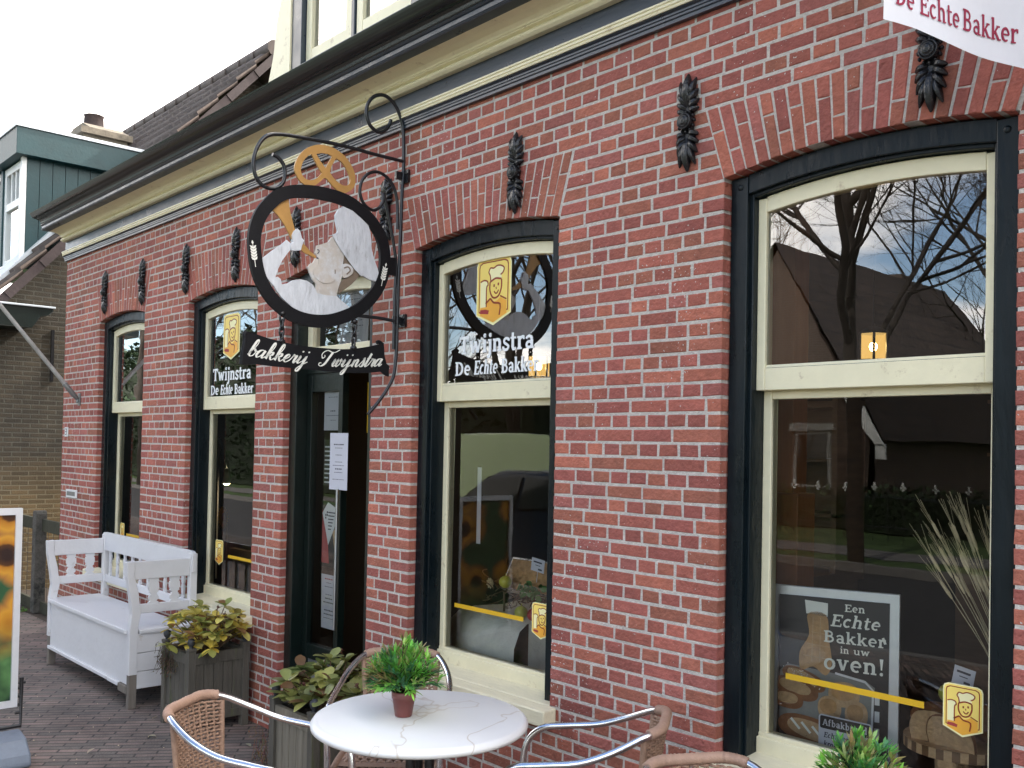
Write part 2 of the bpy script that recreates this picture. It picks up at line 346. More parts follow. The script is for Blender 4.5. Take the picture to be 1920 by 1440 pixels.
# ------------------------------------------------------------------ lettering
W0=.135
def slabfont():
    G={}
    def sf(x0,x1,y): return [(x0,y),(x1,y)]
    h=.07
    G['T']=(.66,[([(.03,.65),(.63,.65)],.1),([(.33,0),(.33,.66)],.145),(sf(.19,.47,.035),h),([(.06,.68),(.06,.5)],.075),([(.60,.68),(.60,.5)],.075)])
    G['w']=(.80,[([(.10,.5),(.24,0.02)],.13),([(.25,.02),(.39,.46)],.10),([(.40,.46),(.54,.02)],.13),([(.55,.02),(.69,.5)],.10),(sf(0,.22,.465),h),(sf(.59,.79,.465),h)])
    G['i']=(.31,[([(.16,0),(.16,.5)],.135),(sf(.03,.16,.465),h),(sf(.04,.29,.035),h),(arc(.16,.66,.04,.04,0,360,8),.085)])
    G['j']=(.29,[([(.17,.5),(.17,-.08),(.12,-.17),(-.02,-.185)],[.135,.135,.12,.09]),(sf(.03,.17,.465),h),(arc(.17,.66,.04,.04,0,360,8),.085)])
    G['n']=(.60,[([(.14,0),(.14,.5)],.135),(sf(.02,.14,.465),h),(sf(.02,.27,.035),h),([(.15,.36)]+arc(.30,.33,.15,.13,150,0,8)+[(.45,0)],[.07]+[.1]*5+[.13]*5),(sf(.34,.58,.035),h)])
    G['s']=(.44,[(smooth([(.37,.36),(.36,.43),(.22,.47),(.10,.40),(.12,.30),(.26,.23),(.36,.15),(.30,.04),(.17,.03),(.06,.08),(.05,.16)],3),.095)])
    G['t']=(.38,[([(.15,.66),(.15,.12),(.19,.04),(.28,.035),(.36,.07)],[.11,.135,.12,.1,.08]),(sf(.01,.35,.465),h)])
    G['r']=(.44,[([(.14,0),(.14,.5)],.135),(sf(.02,.14,.465),h),(sf(.02,.30,.035),h),([(.15,.33),(.23,.44),(.33,.47),(.40,.46)],[.07,.1,.11,.11]),([(.40,.5),(.40,.36)],.07)])
    G['a']=(.54,[([(.40,0.0),(.40,.33)],.13),([(.40,.33),(.36,.43),(.25,.47),(.12,.43),(.08,.37)],[.13,.11,.09,.09,.1]),(arc(.25,.15,.15,.11,0,360,14),.095),(sf(.40,.53,.035),h)])
    G['D']=(.72,[([(.16,0),(.16,.7)],.145),(arc(.28,.35,.32,.305,90,-90,14),[.09]*3+[.13]*9+[.09]*3),(sf(.02,.28,.665),h),(sf(.02,.28,.035),h)])
    G['e']=(.51,[([(.09,.255),(.44,.255)],.07),(arc(.26,.25,.185,.21,0,305,16),[.09]*4+[.12]*9+[.09]*4)])
    G['E']=(.64,[([(.17,0),(.17,.7)],.145),(sf(.03,.58,.66),.085),(sf(.03,.60,.04),.085),(sf(.17,.45,.36),.08),([(.57,.70),(.57,.52)],.07),([(.59,.19),(.59,0)],.07),([(.44,.44),(.44,.28)],.06)])
    G['c']=(.47,[(arc(.26,.25,.185,.21,45,315,14),[.11]*3+[.12]*9+[.09]*3)])
    G['h']=(.60,[([(.14,0),(.14,.74)],.135),(sf(.02,.14,.705),h),(sf(.02,.26,.035),h),([(.15,.36)]+arc(.30,.33,.15,.13,150,0,8)+[(.45,0)],[.07]+[.1]*5+[.13]*5),(sf(.35,.58,.035),h)])
    G['B']=(.66,[([(.16,0),(.16,.7)],.145),([(.16,.66)]+arc(.30,.515,.19,.145,90,-90,8)+[(.16,.37)],.1),([(.16,.36)]+arc(.33,.205,.22,.165,90,-90,8)+[(.16,.04)],.105),(sf(.02,.2,.665),h),(sf(.02,.2,.035),h)])
    G['k']=(.59,[([(.14,0),(.14,.74)],.135),(sf(.02,.14,.705),h),(sf(.02,.26,.035),h),([(.18,.20),(.43,.46)],.085),([(.27,.28),(.47,.03)],.125),(sf(.33,.54,.465),h),(sf(.38,.60,.035),h)])
    G['v']=(.54,[([(.10,.5),(.26,.03)],.13),([(.28,.03),(.42,.5)],.09),(sf(0,.21,.465),h),(sf(.33,.52,.465),h)])
    G['u']=(.60,[([(.13,.5),(.13,.16)]+arc(.27,.17,.14,.13,180,330,7),[.13]*4+[.09]*6),([(.45,.5),(.45,0)],.13),(sf(.01,.13,.465),h),(sf(.34,.45,.465),h),(sf(.45,.58,.035),h)])
    G['o']=(.54,[(arc(.27,.25,.19,.21,0,360,20),[.125]*3+[.09]*4+[.125]*6+[.09]*4+[.125]*4)])
    G['A']=(.72,[([(.10,.02),(.34,.68)],.10),([(.38,.68),(.62,.02)],.14),(sf(.2,.5,.23),.08),(sf(0,.22,.035),h),(sf(.48,.74,.035),h)])
    G['f']=(.40,[([(.15,0),(.15,.58),(.21,.68),(.35,.69)],[.135,.135,.11,.1]),(sf(.02,.34,.465),h),(sf(.02,.29,.035),h)])
    G['b']=(.58,[([(.14,0.0),(.14,.74)],.135),(sf(.02,.14,.705),h),(arc(.28,.25,.19,.21,140,-140,14),.1)])
    G['d']=(.58,[([(.43,0.0),(.43,.74)],.135),(sf(.31,.43,.705),h),(sf(.43,.55,.035),h),(arc(.28,.25,.19,.21,40,320,14),.1)])
    G['l']=(.30,[([(.15,0),(.15,.74)],.135),(sf(.02,.15,.705),h),(sf(.02,.28,.035),h)])
    G['g']=(.56,[(arc(.25,.29,.16,.16,0,360,14),.1),([(.40,.45),(.41,-.02),(.33,-.15),(.18,-.16),(.07,-.10)],[.12,.12,.1,.09,.09])])
    G['!']=(.30,[([(.15,.24),(.15,.72)],[.05,.15]),(arc(.15,.06,.035,.035,0,360,8),.08)])
    return G
SLAB=slabfont()
def scriptfont():
    G={}
    G['b']=(.36,[[(0,.05),(.12,.35),(.20,.70),(.17,.92),(.10,.84),(.07,.5),(.06,.12),(.14,0),(.25,.08),(.29,.30),(.22,.41),(.25,.31),(.38,.32)]])
    G['a']=(.42,[[(.30,.36),(.20,.43),(.08,.35),(.02,.15),(.08,0),(.19,.08),(.28,.28),(.32,.42)],[(.32,.42),(.28,.12),(.33,0),(.43,.12)]])
    G['k']=(.42,[[(0,.05),(.13,.35),(.21,.72),(.17,.92),(.11,.84),(.08,.5),(.07,0)],[(.08,.15),(.18,.38),(.27,.40),(.26,.26),(.12,.20),(.20,.18),(.27,.03),(.34,0),(.43,.12)]])
    G['e']=(.30,[[(0,.12),(.14,.20),(.23,.34),(.16,.43),(.06,.30),(.05,.10),(.13,0),(.22,.03),(.31,.14)]])
    G['r']=(.34,[[(0,.10),(.08,.32),(.10,.45),(.14,.37),(.25,.40),(.22,.14),(.25,0),(.35,.12)]])
    G['i']=(.27,[[(0,.10),(.10,.41),(.07,.10),(.13,0),(.25,.12)],'dot']); G['i'][1][1]=(.11,.66)
    G['j']=(.29,[[(0,.10),(.10,.41),(.08,-.02),(.03,-.34),(-.06,-.44),(-.11,-.34),(-.02,-.16),(.27,.12)],(.13,.66)])
    G['n']=(.42,[[(0,.10),(.07,.40),(.05,0)],[(.05,.06),(.14,.34),(.22,.42),(.27,.34),(.25,.10),(.31,0),(.43,.12)]])
    G['w']=(.50,[[(0,.12),(.08,.41),(.05,.12),(.11,0),(.20,.12),(.25,.41),(.22,.12),(.29,0),(.40,.15),(.42,.41),(.38,.32),(.52,.33)]])
    G['s']=(.28,[[(0,.10),(.13,.36),(.15,.50),(.20,.28),(.19,.06),(.10,0),(.04,.08)],[(.16,.0),(.29,.12)]])
    G['t']=(.24,[[(0,.10),(.12,.44),(.17,.74)],[(.17,.74),(.08,.12),(.13,0),(.25,.12)],[(.02,.47),(.24,.49)]])
    G['T']=(.62,[[(-.06,.50),(-.12,.66),(-.04,.82),(.12,.88),(.32,.80),(.52,.80),(.70,.95)],[(.40,.78),(.32,.45),(.24,.14),(.10,0),(-.03,.04),(-.04,.16),(.05,.17)],[(-.06,.50),(.02,.44),(.08,.53),(.03,.62)]])
    G[' ']=(.42,[])
    return G
SCRIPT=scriptfont()
def text_width(s, font, sp=.06):
    return sum((font[c][0]+sp) if c!=' ' else (.30 if font is SLAB else .42) for c in s)
def slab_text(mb, s, mp, x, y, height, width=None, shear=0., sp=.06, t=.0006, mi=0, wk=1.):
    k=height/.7; kx=k if width is None else width/(text_width(s,SLAB,sp))
    n=0
    for ch in s:
        if ch==' ': x+=.30*kx; continue
        adv,st=SLAB[ch]
        for pts,w in st:
            P=[(x+(p[0]+shear*p[1])*kx, y+p[1]*k) for p in pts]
            ww=[q*(k+kx)/2*wk for q in w] if isinstance(w,list) else w*(k+kx)/2*wk
            mb.ribbon(P, ww, t+n*.00003, mp, mi); n+=1
        x+=(adv+sp)*kx
    return x
def script_text(mb, s, x0, y0, kx, k, mp, bend, t=.002, shear=.42, mi=0):
    x=0; n=0
    for ch in s:
        adv,st=SCRIPT[ch]
        for stt in st:
            if isinstance(stt,tuple):
                P=arc(stt[0],stt[1],.022,.022,0,360,8); wid=[.045]*len(P)
            else:
                P=smooth(stt,6); wid=[]
                for i in range(len(P)):
                    a,b=P[max(0,i-1)],P[min(len(P)-1,i+1)]
                    d=Vector((b[0]-a[0],b[1]-a[1])); d.normalize()
                    wid.append(.042+.078*max(0,-d.y)**1.5)
                wid=[(wid[max(0,i-1)]+wid[i]+wid[min(len(wid)-1,i+1)])/3 for i in range(len(wid))]
            Q=[]
            for p in P:
                X=x0+(x+p[0]+shear*p[1])*kx
                Q.append((X, bend(X)+p[1]*k))
            mb.ribbon(Q, [w*k for w in wid], t+n*.00005, mp, mi); n+=1
        x+=adv
    return x

# ------------------------------------------------------------------ bakery building
C=.0515; J=.0108; BL=.172; SPR=2.505; RISE=.045
WX0,WX1=-8.51,2.6
OPEN=[ # x0, x1, bottom, courses in arch, kind
 (-7.695,-6.80,.53,6,'w'), (-6.066,-5.120,.53,6,'w'), (-4.789,-3.934,-.02,5,'d'), (-3.595,-2.655,.53,5,'w'), (-1.881,-.962,.53,5,'w')]
K=.30
def chord(o,x):
    xc=(o[0]+o[1])/2; hw=(o[1]-o[0])/2; return SPR+RISE*max(0,1-((x-xc)/hw)**2)
bakery=thing('bakery_building','red brick bakery with cream sash windows and dark blue cornice','building',(-3,0,0))
def local(o): o.matrix_parent_inverse=Matrix.Translation((3,0,0)); return o
def bpart(mb,name,mats,parent=None,bevel=0): 
    o=mb.build(name,mats,parent or bakery,bevel=bevel)
    if parent is None: local(o)
    return o
BRCOL=[(.38,.118,.083),(.40,.125,.086),(.34,.102,.078),(.39,.135,.085),(.37,.122,.096),(.33,.118,.073),(.44,.145,.090),(.36,.110,.082)]
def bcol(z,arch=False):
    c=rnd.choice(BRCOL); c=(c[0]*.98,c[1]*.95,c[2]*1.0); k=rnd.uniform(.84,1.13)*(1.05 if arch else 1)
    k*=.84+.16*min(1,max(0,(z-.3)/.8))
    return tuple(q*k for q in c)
def brick(mb, q, col, side=None, depth=.014):
    """q: 4 corners (x,z) counter-clockwise seen from the street; worn bevelled brick"""
    jt=lambda p,a:(p[0]+rnd.uniform(-a,a),p[1]+rnd.uniform(-a,a))
    q=[jt(p,.0016) for p in q]
    cx=sum(p[0] for p in q)/4; cz=sum(p[1] for p in q)/4
    bv=.0030; fy=-.0006+rnd.uniform(-.0014,.0014)
    L=max(abs(q[1][0]-q[0][0]),1e-4); Hh=max(abs(q[3][1]-q[0][1]),abs(q[2][1]-q[1][1]),1e-4)
    ins=[]
    for p in q:
        dx=cx-p[0]; dz=cz-p[1]
        ins.append((p[0]+math.copysign(min(bv,abs(dx)*.4),dx), p[1]+math.copysign(min(bv,abs(dz)*.4),dz)))
    F=[(p[0],fy,p[1]) for p in ins]; E=[(p[0],.0011,p[1]) for p in q]
    mb.face(F,0,False,col)
    for i in range(4):
        j=(i+1)%4
        mb.face([E[i],E[j],F[j],F[i]],0,False,col)
        d=.13 if (side and i in side) else depth
        mb.face([(q[i][0],d,q[i][1]),(q[j][0],d,q[j][1]),E[j],E[i]],0,False,col)
wall=MB()
nrow_dn=int(SPR/C)+1
for r in range(-nrow_dn, 12):
    z0=SPR+r*C; z1=z0+C-J
    if z0>3.098: break
    if z1>3.099: z1=3.099
    zm=(z0+z1)/2
    # forbidden intervals at both edges of the course
    forb=[]
    for o in OPEN:
        top=SPR+o[3]*C
        if o[2]<zm<SPR: forb.append((o[0],o[0],o[1],o[1],True))
        elif SPR<zm<top:
            a0=K*(z0-SPR)+.006; a1=K*(z1-SPR)+.006
            forb.append((o[0]-a0,o[0]-a1,o[1]+a0,o[1]+a1,False))
    head=(r%2==0)
    step=BL/2 if head else BL
    x=WX0-( (BL/4) if head else ((BL/2) if (r//2)%2 else 0))
    while x<WX1:
        w=step*(1+rnd.uniform(-.05,.05)); a,b=x,x+w-J; x+=w
        if a<WX0: a=WX0
        if b>WX1: b=WX1
        if b-a<.02: continue
        segs=[(a,a,b,b,None)]
        for (l0,l1,r0,r1,rev) in forb:
            ns=[]
            for (s0,s1,e0,e1,sd) in segs:
                if e0<=min(l0,l1)-.055 or s0>=max(r0,r1)+.055: ns.append((s0,s1,e0,e1,sd)); continue
                if s0-J<=min(l0,l1)-.055: ns.append((s0,s1,l0,l1,(1,) if rev else sd))
                if e0+J>=max(r0,r1)+.055: ns.append((r0,r1,e0,e1,(3,) if rev else sd))
            segs=ns
        for (s0,s1,e0,e1,sd) in segs:
            if e0-s0<.012: continue
            if s0<=WX0+.001: sd=(3,)
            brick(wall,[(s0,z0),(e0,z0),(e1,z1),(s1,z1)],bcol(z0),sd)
# segmental brick arches
for o in OPEN:
    top=SPR+o[3]*C-J; n=int((o[1]-o[0]+.1)/.0475); 
    wt=o[1]-o[0]+2*K*(top-SPR)
    for i in range(n):
        u0,u1=i/n,(i+1)/n
        xb0=o[0]+(o[1]-o[0])*u0; xb1=o[0]+(o[1]-o[0])*u1-.007
        xt0=o[0]-K*(top-SPR)+wt*u0; xt1=o[0]-K*(top-SPR)+wt*u1-.0085
        cut=.34 if i%2 else .66
        def pt(u_b,u_t,f,zb): return (u_b+(u_t-u_b)*f, zb+(top-zb)*f)
        zb0=chord(o,xb0)+.002; zb1=chord(o,xb1)+.002
        for f0,f1 in ((0,cut-.014),(cut+.014,1)):
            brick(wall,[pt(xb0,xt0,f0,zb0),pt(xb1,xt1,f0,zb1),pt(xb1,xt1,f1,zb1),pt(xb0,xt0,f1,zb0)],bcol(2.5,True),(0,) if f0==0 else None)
# mortar bed behind the brick faces
mort=MB()
def sheet(mb,y,back,grow=0.,mi=0,ztop=3.4,x0=WX0+.002,x1=WX1,flip=False):
    xs=x0
    def q(a,b,z0a,z0b,z1):
        p=[(a,y,z0a),(b,y,z0b),(b,y,z1),(a,y,z1)]
        mb.face(p[::-1] if flip else p,mi)
    for o in OPEN:
        a,b=o[0]-grow,o[1]+grow
        q(xs,a,-.05,-.05,ztop)
        m=12
        for i in range(m):
            xa=a+(b-a)*i/m; xb=a+(b-a)*(i+1)/m
            ca=chord(o,max(o[0],min(o[1],xa)))+grow; cb=chord(o,max(o[0],min(o[1],xb)))+grow
            q(xa,xb,ca,cb,ztop)
            if back: mb.face([(xa,y,ca),(xb,y,cb),(xb,back,cb),(xa,back,ca)],mi)
        if o[2]>0: q(a,b,-.05,-.05,o[2]-.003)
        if back:
            for xx in (a,b): mb.face([(xx,y,max(o[2],0)),(xx,back,max(o[2],0)),(xx,back,SPR+grow),(xx,y,SPR+grow)],mi)
        xs=b
    q(xs,x1,-.05,-.05,ztop)
sheet(mort,.0014,.165,.003)
mort.box(WX0+.006,WX0+.016,.01,6,-.05,3.4)
wall_o=bpart(wall,'brick_wall',M['brick']); mo=bpart(mort,'wall_mortar',M['mortar'])
# left end wall bricks (returns along the alley), interior shell
inn=MB()
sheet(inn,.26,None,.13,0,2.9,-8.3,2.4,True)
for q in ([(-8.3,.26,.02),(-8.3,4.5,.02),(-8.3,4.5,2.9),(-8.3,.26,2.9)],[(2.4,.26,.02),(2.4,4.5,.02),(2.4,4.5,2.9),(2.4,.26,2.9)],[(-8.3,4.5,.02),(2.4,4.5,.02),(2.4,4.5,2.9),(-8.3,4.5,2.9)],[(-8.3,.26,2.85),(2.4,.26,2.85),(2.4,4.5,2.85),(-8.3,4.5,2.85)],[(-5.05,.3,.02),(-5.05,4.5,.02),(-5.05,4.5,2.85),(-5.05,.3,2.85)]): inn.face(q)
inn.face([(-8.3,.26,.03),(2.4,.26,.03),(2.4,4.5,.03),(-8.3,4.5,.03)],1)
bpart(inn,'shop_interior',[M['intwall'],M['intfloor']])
# window frames and sashes
def arch_strip(mb,x0,x1,y0,y1,fz0,fz1,mi=0,n=14):
    rows=[]
    for i in range(n+1):
        x=x0+(x1-x0)*i/n; a,b=fz0(x),fz1(x)
        rows.append([(x,y0,a),(x,y0,b),(x,y1,b),(x,y1,a)])
    for i in range(n):
        for j in range(4):
            k=(j+1)%4
            mb.face([rows[i][j],rows[i+1][j],rows[i+1][k],rows[i][k]],mi)
    mb.face(rows[0],mi); mb.face(rows[-1][::-1],mi)
WIN=[]
def window(o):
    x0,x1=o[0],o[1]; xc=(x0+x1)/2; hw=(x1-x0)/2
    ch=lambda x,d: SPR-d+RISE*(1-((x-xc)/hw)**2)
    fr=MB(); fw=.068; y0,y1=.036,.15
    for a,b in ((x0+.004,x0+fw),(x1-fw,x1-.004)):
        fr.box(a,b,y0,y1,.60,ch(x0+.03,.0)-.004)
    arch_strip(fr,x0+fw,x1-fw,y0+.004,y1,lambda x:ch(x,.068),lambda x:ch(x,.004))
    # inner bead of the frame
    for a,b in ((x0+fw-.004,x0+fw+.012),(x1-fw-.012,x1-fw+.004)): fr.box(a,b,y0+.02,y1,.60,ch(x0+fw,.06))
    arch_strip(fr,x0+fw+.012,x1-fw-.012,y0+.02,y1,lambda x:ch(x,.080),lambda x:ch(x,.066))
    # pegs at the corners
    for xx in (x0+.04,x1-.04): fr.lathe([(0,-.004),(.008,-.004),(.011,0),(.011,.004)],(xx,y0,SPR-.03),10,axis='y')
    f=bpart(fr,'window',M['bluedull'],bevel=.003)
    a,b=x0+fw+.012,x1-fw-.012
    # upper sash (outer track)
    us=MB(); yu=.082; st=.031; ya=yu+.042
    for p,q in ((a,a+st),(b-st,b)): us.box(p,q,yu,ya,1.802,ch(p if p==a else q,.083))
    arch_strip(us,a+st,b-st,yu,ya,lambda x:ch(x,.135),lambda x:ch(x,.083))
    us.box(a+st,b-st,yu+.002,ya,1.802,1.875)
    # putty bevels
    us.face([(a+st,yu+.004,1.876),(b-st,yu+.004,1.876),(b-st,yu+.014,1.886),(a+st,yu+.014,1.886)])
    us.build('upper_sash',M['cream'],f,bevel=.003)
    ls=MB(); yl=.128; yb=yl+.042; sl=.031
    for p,q in ((a,a+sl),(b-sl,b)): ls.box(p,q,yl,yb,.672,1.835)
    ls.box(a+sl,b-sl,yl+.002,yb,1.775,1.835)
    ls.box(a-.004,b+.004,yl-.012,yb,.598,.66)
    ls.box(a,b,yl-.004,yb,.655,.674)
    ls.build('lower_sash',M['cream'],f,bevel=.003)
    p=MB(); n=14
    rows=[[(a+.02+(b-a-.04)*i/n,yu+.014,1.85),(a+.02+(b-a-.04)*i/n,yu+.014,ch(a+.02+(b-a-.04)*i/n,.11))] for i in range(n+1)]
    p.grid(rows,0,False,flip=True)
    p.build('pane',M['glassup'],f)
    p=MB(); p.face([(a+.02,yl+.012,.66),(b-.02,yl+.012,.66),(b-.02,yl+.012,1.80),(a+.02,yl+.012,1.80)]); p.build('pane',M['glass'],f)
    s=MB()
    A=[(-.068,.590),(-.068,.528),(.15,.528),(.15,.612),(.10,.606)]
    xs0,xs1=x0-.036,x1+.036
    def prof(x,pr): return [(x,pq[0],pq[1]) for pq in pr]
    B=[(-.068,.592),(-.068,.530),(.0,.530),(.0,.5975)]
    for pr,xa,xb in ((B,xs0,xs1),([(0,.5975),(0,.530),(.15,.530),(.15,.612)],x0+.002,x1-.002)):
        P0,P1=prof(xa,pr),prof(xb,pr)
        for i in range(4): s.face([P0[i],P0[(i+1)%4],P1[(i+1)%4],P1[i]])
        s.face(P0[::-1]); s.face(P1)
    s.build('sill',M['creamold'],f,bevel=.006)
    f['label']='arched sash window with dark blue frame and cream sashes'
    WIN.append(f); return f
wins={}
for i,o in enumerate(OPEN):
    if o[4]=='w': wins[i]=window(o)
GU=.082+.014; GL=.128+.012   # pane planes
# window graphics
def sticker(par,x0,x1,z0,z1,y,big=True):
    w=x1-x0; h=z1-z0; mp=lambda u,v,t: Vector((x0+w*u, y-t, z0+h*v))
    r=.10
    def shield(i):
        return [(i,.16+i*.6),(.5,0+i*1.3),(1-i,.16+i*.6),(1-i,.90-i*.4),(.97-i*.9,.965-i*.6),(.86-i*.5,1-i*.7),(.14+i*.5,1-i*.7),(.03+i*.9,.965-i*.6),(i,.90-i*.4)]
    k=MB()
    k.slab([shield(0)],.0006,mp,0); k.slab([shield(.028)],.0012,mp,2)
    lw=.036
    wmp=lambda u,v,t: Vector((x0+w*u, y-t, z0+w*v)); hv=h/w
    def ln(pts,wd=lw,off=.0021,mi=3,cl=False): k.ribbon([(p[0],p[1]*hv) for p in pts],wd,.0003,wmp,mi,off,cl)
    k.slab([shield(.075)],.0016,mp,3); k.slab([shield(.10)],.0018,mp,2)
    # loaf at the left, jacket and plain baker face under a tall hat
    k.slab([[(.12,.28),(.30,.28),(.30,.56),(.34,.60),(.32,.66),(.22,.68),(.12,.66)]],.00195,mp,0)
    k.slab([[(.12,.16),(.5,.045),(.88,.16),(.88,.34),(.70,.40),(.62,.36),(.5,.34),(.42,.40),(.28,.33),(.12,.26)]],.0019,mp,1)
    k.slab([[(.12,.19),(.36,.17),(.38,.225),(.28,.245),(.12,.245)]],.0020,mp,4)
    k.slab([smooth([(.40,.64),(.40,.52),(.47,.42),(.57,.40),(.67,.44),(.73,.55),(.73,.66)],4)],.00205,mp,2)
    k.slab([smooth([(.42,.66),(.40,.74),(.36,.79),(.41,.85),(.50,.84),(.60,.87),(.72,.86),(.80,.82),(.77,.76),(.73,.74),(.73,.67)],3)],.00208,mp,0)
    ln(smooth([(.40,.64),(.40,.52),(.47,.42),(.57,.40),(.67,.44),(.73,.55),(.73,.66)],4))
    ln(smooth([(.40,.64),(.56,.685),(.73,.665)],4))
    ln(smooth([(.42,.66),(.40,.74),(.36,.79),(.41,.85),(.50,.84),(.60,.87),(.72,.86),(.80,.82),(.77,.76),(.70,.73)],3),lw*.8)
    ln(smooth([(.30,.28),(.30,.56),(.34,.60),(.32,.66),(.22,.68),(.12,.66)],3),lw*.8)
    ln(smooth([(.28,.33),(.42,.40)],2)); ln(smooth([(.42,.40),(.52,.33),(.70,.30),(.68,.14)],3)); ln([(.70,.42),(.88,.36)],lw*.8)
    ln([(.52,.60),(.52,.56)],lw*1.1); ln([(.64,.615),(.64,.575)],lw*1.1); ln([(.575,.56),(.585,.525)],lw*.6)
    ln(smooth([(.52,.50),(.56,.468),(.61,.47),(.65,.51)],4),lw*.8)
    o=k.build('sticker',[M['stL'],M['stO'],M['stY'],M['stR'],M['inkred']],par); return o
def lettering(par,x0,x1,xd0,xd1,zt,zd,y):
    k=MB(); mp=wall_map(y)
    slab_text(k,'Twijnstra',mp,x0,zt,.078,x1-x0,sp=.03,wk=1.12)
    wd=(xd1-xd0); a=xd0+wd*.24; b=xd0+wd*.575
    slab_text(k,'De',mp,xd0,zd,.062,wd*.205,sp=.03,wk=1.1)
    slab_text(k,'Echte',mp,a,zd,.062,wd*.29,shear=.20,sp=.03,wk=1.1)
    slab_text(k,'Bakker',mp,b,zd,.062,wd*.425,sp=.02,wk=1.1)
    return k.build('lettering',M['sticker'],par)
lettering(wins[3],-3.372,-2.878,-3.400,-2.852,2.013,1.917,GU-.001)
sticker(wins[3],-3.258,-3.03,2.128,2.425,GU-.001)
lettering(wins[1],-5.884,-5.36,-5.912,-5.33,1.985,1.895,GU-.001)
sticker(wins[1],-5.747,-5.523,2.112,2.402,GU-.001)
sticker(wins[4],-1.20,-1.089,.806,.953,GL-.001); sticker(wins[3],-2.909,-2.80,.806,.955,GL-.001); sticker(wins[1],-5.878,-5.768,.806,.965,GL-.001); sticker(wins[0],-7.529,-7.445,.83,.955,GL-.001)
for i,a,b in ((4,-1.71,-1.255),(3,-3.423,-2.962),(1,-5.699,-5.25),(0,-7.403,-7.0)):
    k=MB(); k.box(a,b,GL-.0012,GL-.0004,.863,.882); k.build('window_tape',M['yellow'],wins[i])
# ------------------------------------------------------------------ doorway
o=OPEN[2]; x0,x1=o[0],o[1]; xc=(x0+x1)/2; hw=(x1-x0)/2
ch=lambda x,d: SPR-d+RISE*(1-((x-xc)/hw)**2)
fr=MB()
for a,b in ((x0+.004,x0+.075),(x1-.075,x1-.004)): fr.box(a,b,.036,.16,0.0,ch(x0+.03,0)-.004)
arch_strip(fr,x0+.075,x1-.075,.04,.16,lambda x:ch(x,.075),lambda x:ch(x,.004))
fr.box(x0+.07,x1-.07,.10,.16,1.98,2.05)
fr.box(x0+.01,x1-.01,-.05,.2,.0,.06)
door_f=bpart(fr,'doorway',M['dkgreen'],bevel=.003); door_f['label']='dark green door frame with an open entrance'
tr=MB(); a,b=x0+.075,x1-.075
for p,q in ((a,a+.05),(b-.05,b)): tr.box(p,q,.10,.145,2.05,ch(p if p==a else q,.08))
tr.box(a+.05,b-.05,.102,.145,2.05,2.128); arch_strip(tr,a+.05,b-.05,.10,.145,lambda x:ch(x,.14),lambda x:ch(x,.076))
tr.build('transom_sash',M['cream'],door_f,bevel=.003)
p=MB(); p.grid([[(a+.03+(b-a-.06)*i/10,.125,2.10),(a+.03+(b-a-.06)*i/10,.125,ch(a+.03+(b-a-.06)*i/10,.10))] for i in range(11)],0,False,flip=True); p.build('pane',M['glassup'],door_f)
def notice(name,x0,x1,z0,z1,y,label,lines=9,seed=1,cat='notice',par=None,tilt=0.,head=None):
    q=random.Random(seed); k=MB(); h=(z1-z0); w=x1-x0
    mp=lambda u,v,t: Vector((x0+u+tilt*v, y-t, z0+v))
    k.slab([[(0,0),(w,0),(w,h),(0,h)]],.0008,mp,0)
    for i in range(lines):
        v=h*(.92-.80*i/lines); ww=w*q.uniform(.3,.78); x=(w-ww)/2
        if q.random()<.18: continue
        big=q.random()<.25
        xx=x
        while xx<x+ww:
            l=w*q.uniform(.03,.10); k.ribbon([(xx,v),(min(xx+l,x+ww),v)],h*(.022 if big else .011),.0004,mp,2 if (i==0 and head) else 1,.0009); xx+=l+w*.02
    ob=k.build(name,[M['paper'],M['ink'],M['inkred']],par)
    if par is None: tag(ob,label,cat)
    return ob
notice('paper_notice',-4.47,-4.19,2.13,2.42,.150,'white notice behind the small window above the door',8,3)
# left leaf, closed; right leaf stands open inside
lf=MB(); la,lb=x0+.078,-4.352
for p,q in ((la,la+.045),(lb-.04,lb)): lf.box(p,q,.105,.145,.06,1.98)
lf.box(la+.045,lb-.04,.107,.145,1.88,1.98); lf.box(la+.045,lb-.04,.107,.145,.42,.50)
for i in range(5): 
    xa=la+.045+(lb-la-.085)*i/5; lf.box(xa+.001,xa+(lb-la-.085)/5-.001,.118,.14,.06,.42,1)
leaf=lf.build('door',[M['dkgreen'],M['grplate']],door_f,bevel=.002)
p=MB(); p.face([(la+.04,.13,.49),(lb-.035,.13,.49),(lb-.035,.13,1.89),(la+.04,.13,1.89)]); p.build('door_pane',M['glass'],door_f)
lf=MB(); Mx=Matrix.Translation((x1-.08,.16,0))@Matrix.Rotation(R(-100),4,'Z')
for p,q in ((-.33,-.28),(-.05,0)): lf.box(p,q,0,.04,.06,1.98,0,Mx)
lf.box(-.28,-.05,0.002,.038,1.9,1.98,0,Mx); lf.box(-.28,-.05,.002,.038,.06,.45,0,Mx)
lf.build('door',M['dkgreen'],door_f,bevel=.002)
k=MB(); k.tube([(-4.352,.085,.62),(-4.352,.085,1.36)],.008,8); k.build('door_handle',M['steel'],door_f)
k=MB(); k.box(-4.335,-4.327,.25,.26,1.66,1.93); k.build('edge_strip',M['yellow'],door_f)
notice('paper_notice',-4.578,-4.40,1.67,1.92,.1345,'oval topped notice inside the door pane at the top',8,5)
notice('paper_notice',-4.452,-4.278,1.355,1.655,.098,'white paper hung over the edge of the door leaf',13,7)
notice('paper_notice',-4.560,-4.408,.60,.89,.1345,'lowest paper on the door pane with a red heading',11,9,tilt=-.03,head=True)
k=MB(); mp=wall_map(.136)
k.slab([[(-4.575,1.37),(-4.47,1.37),(-4.47,1.62),(-4.575,1.62)]],.0006,mp,0)
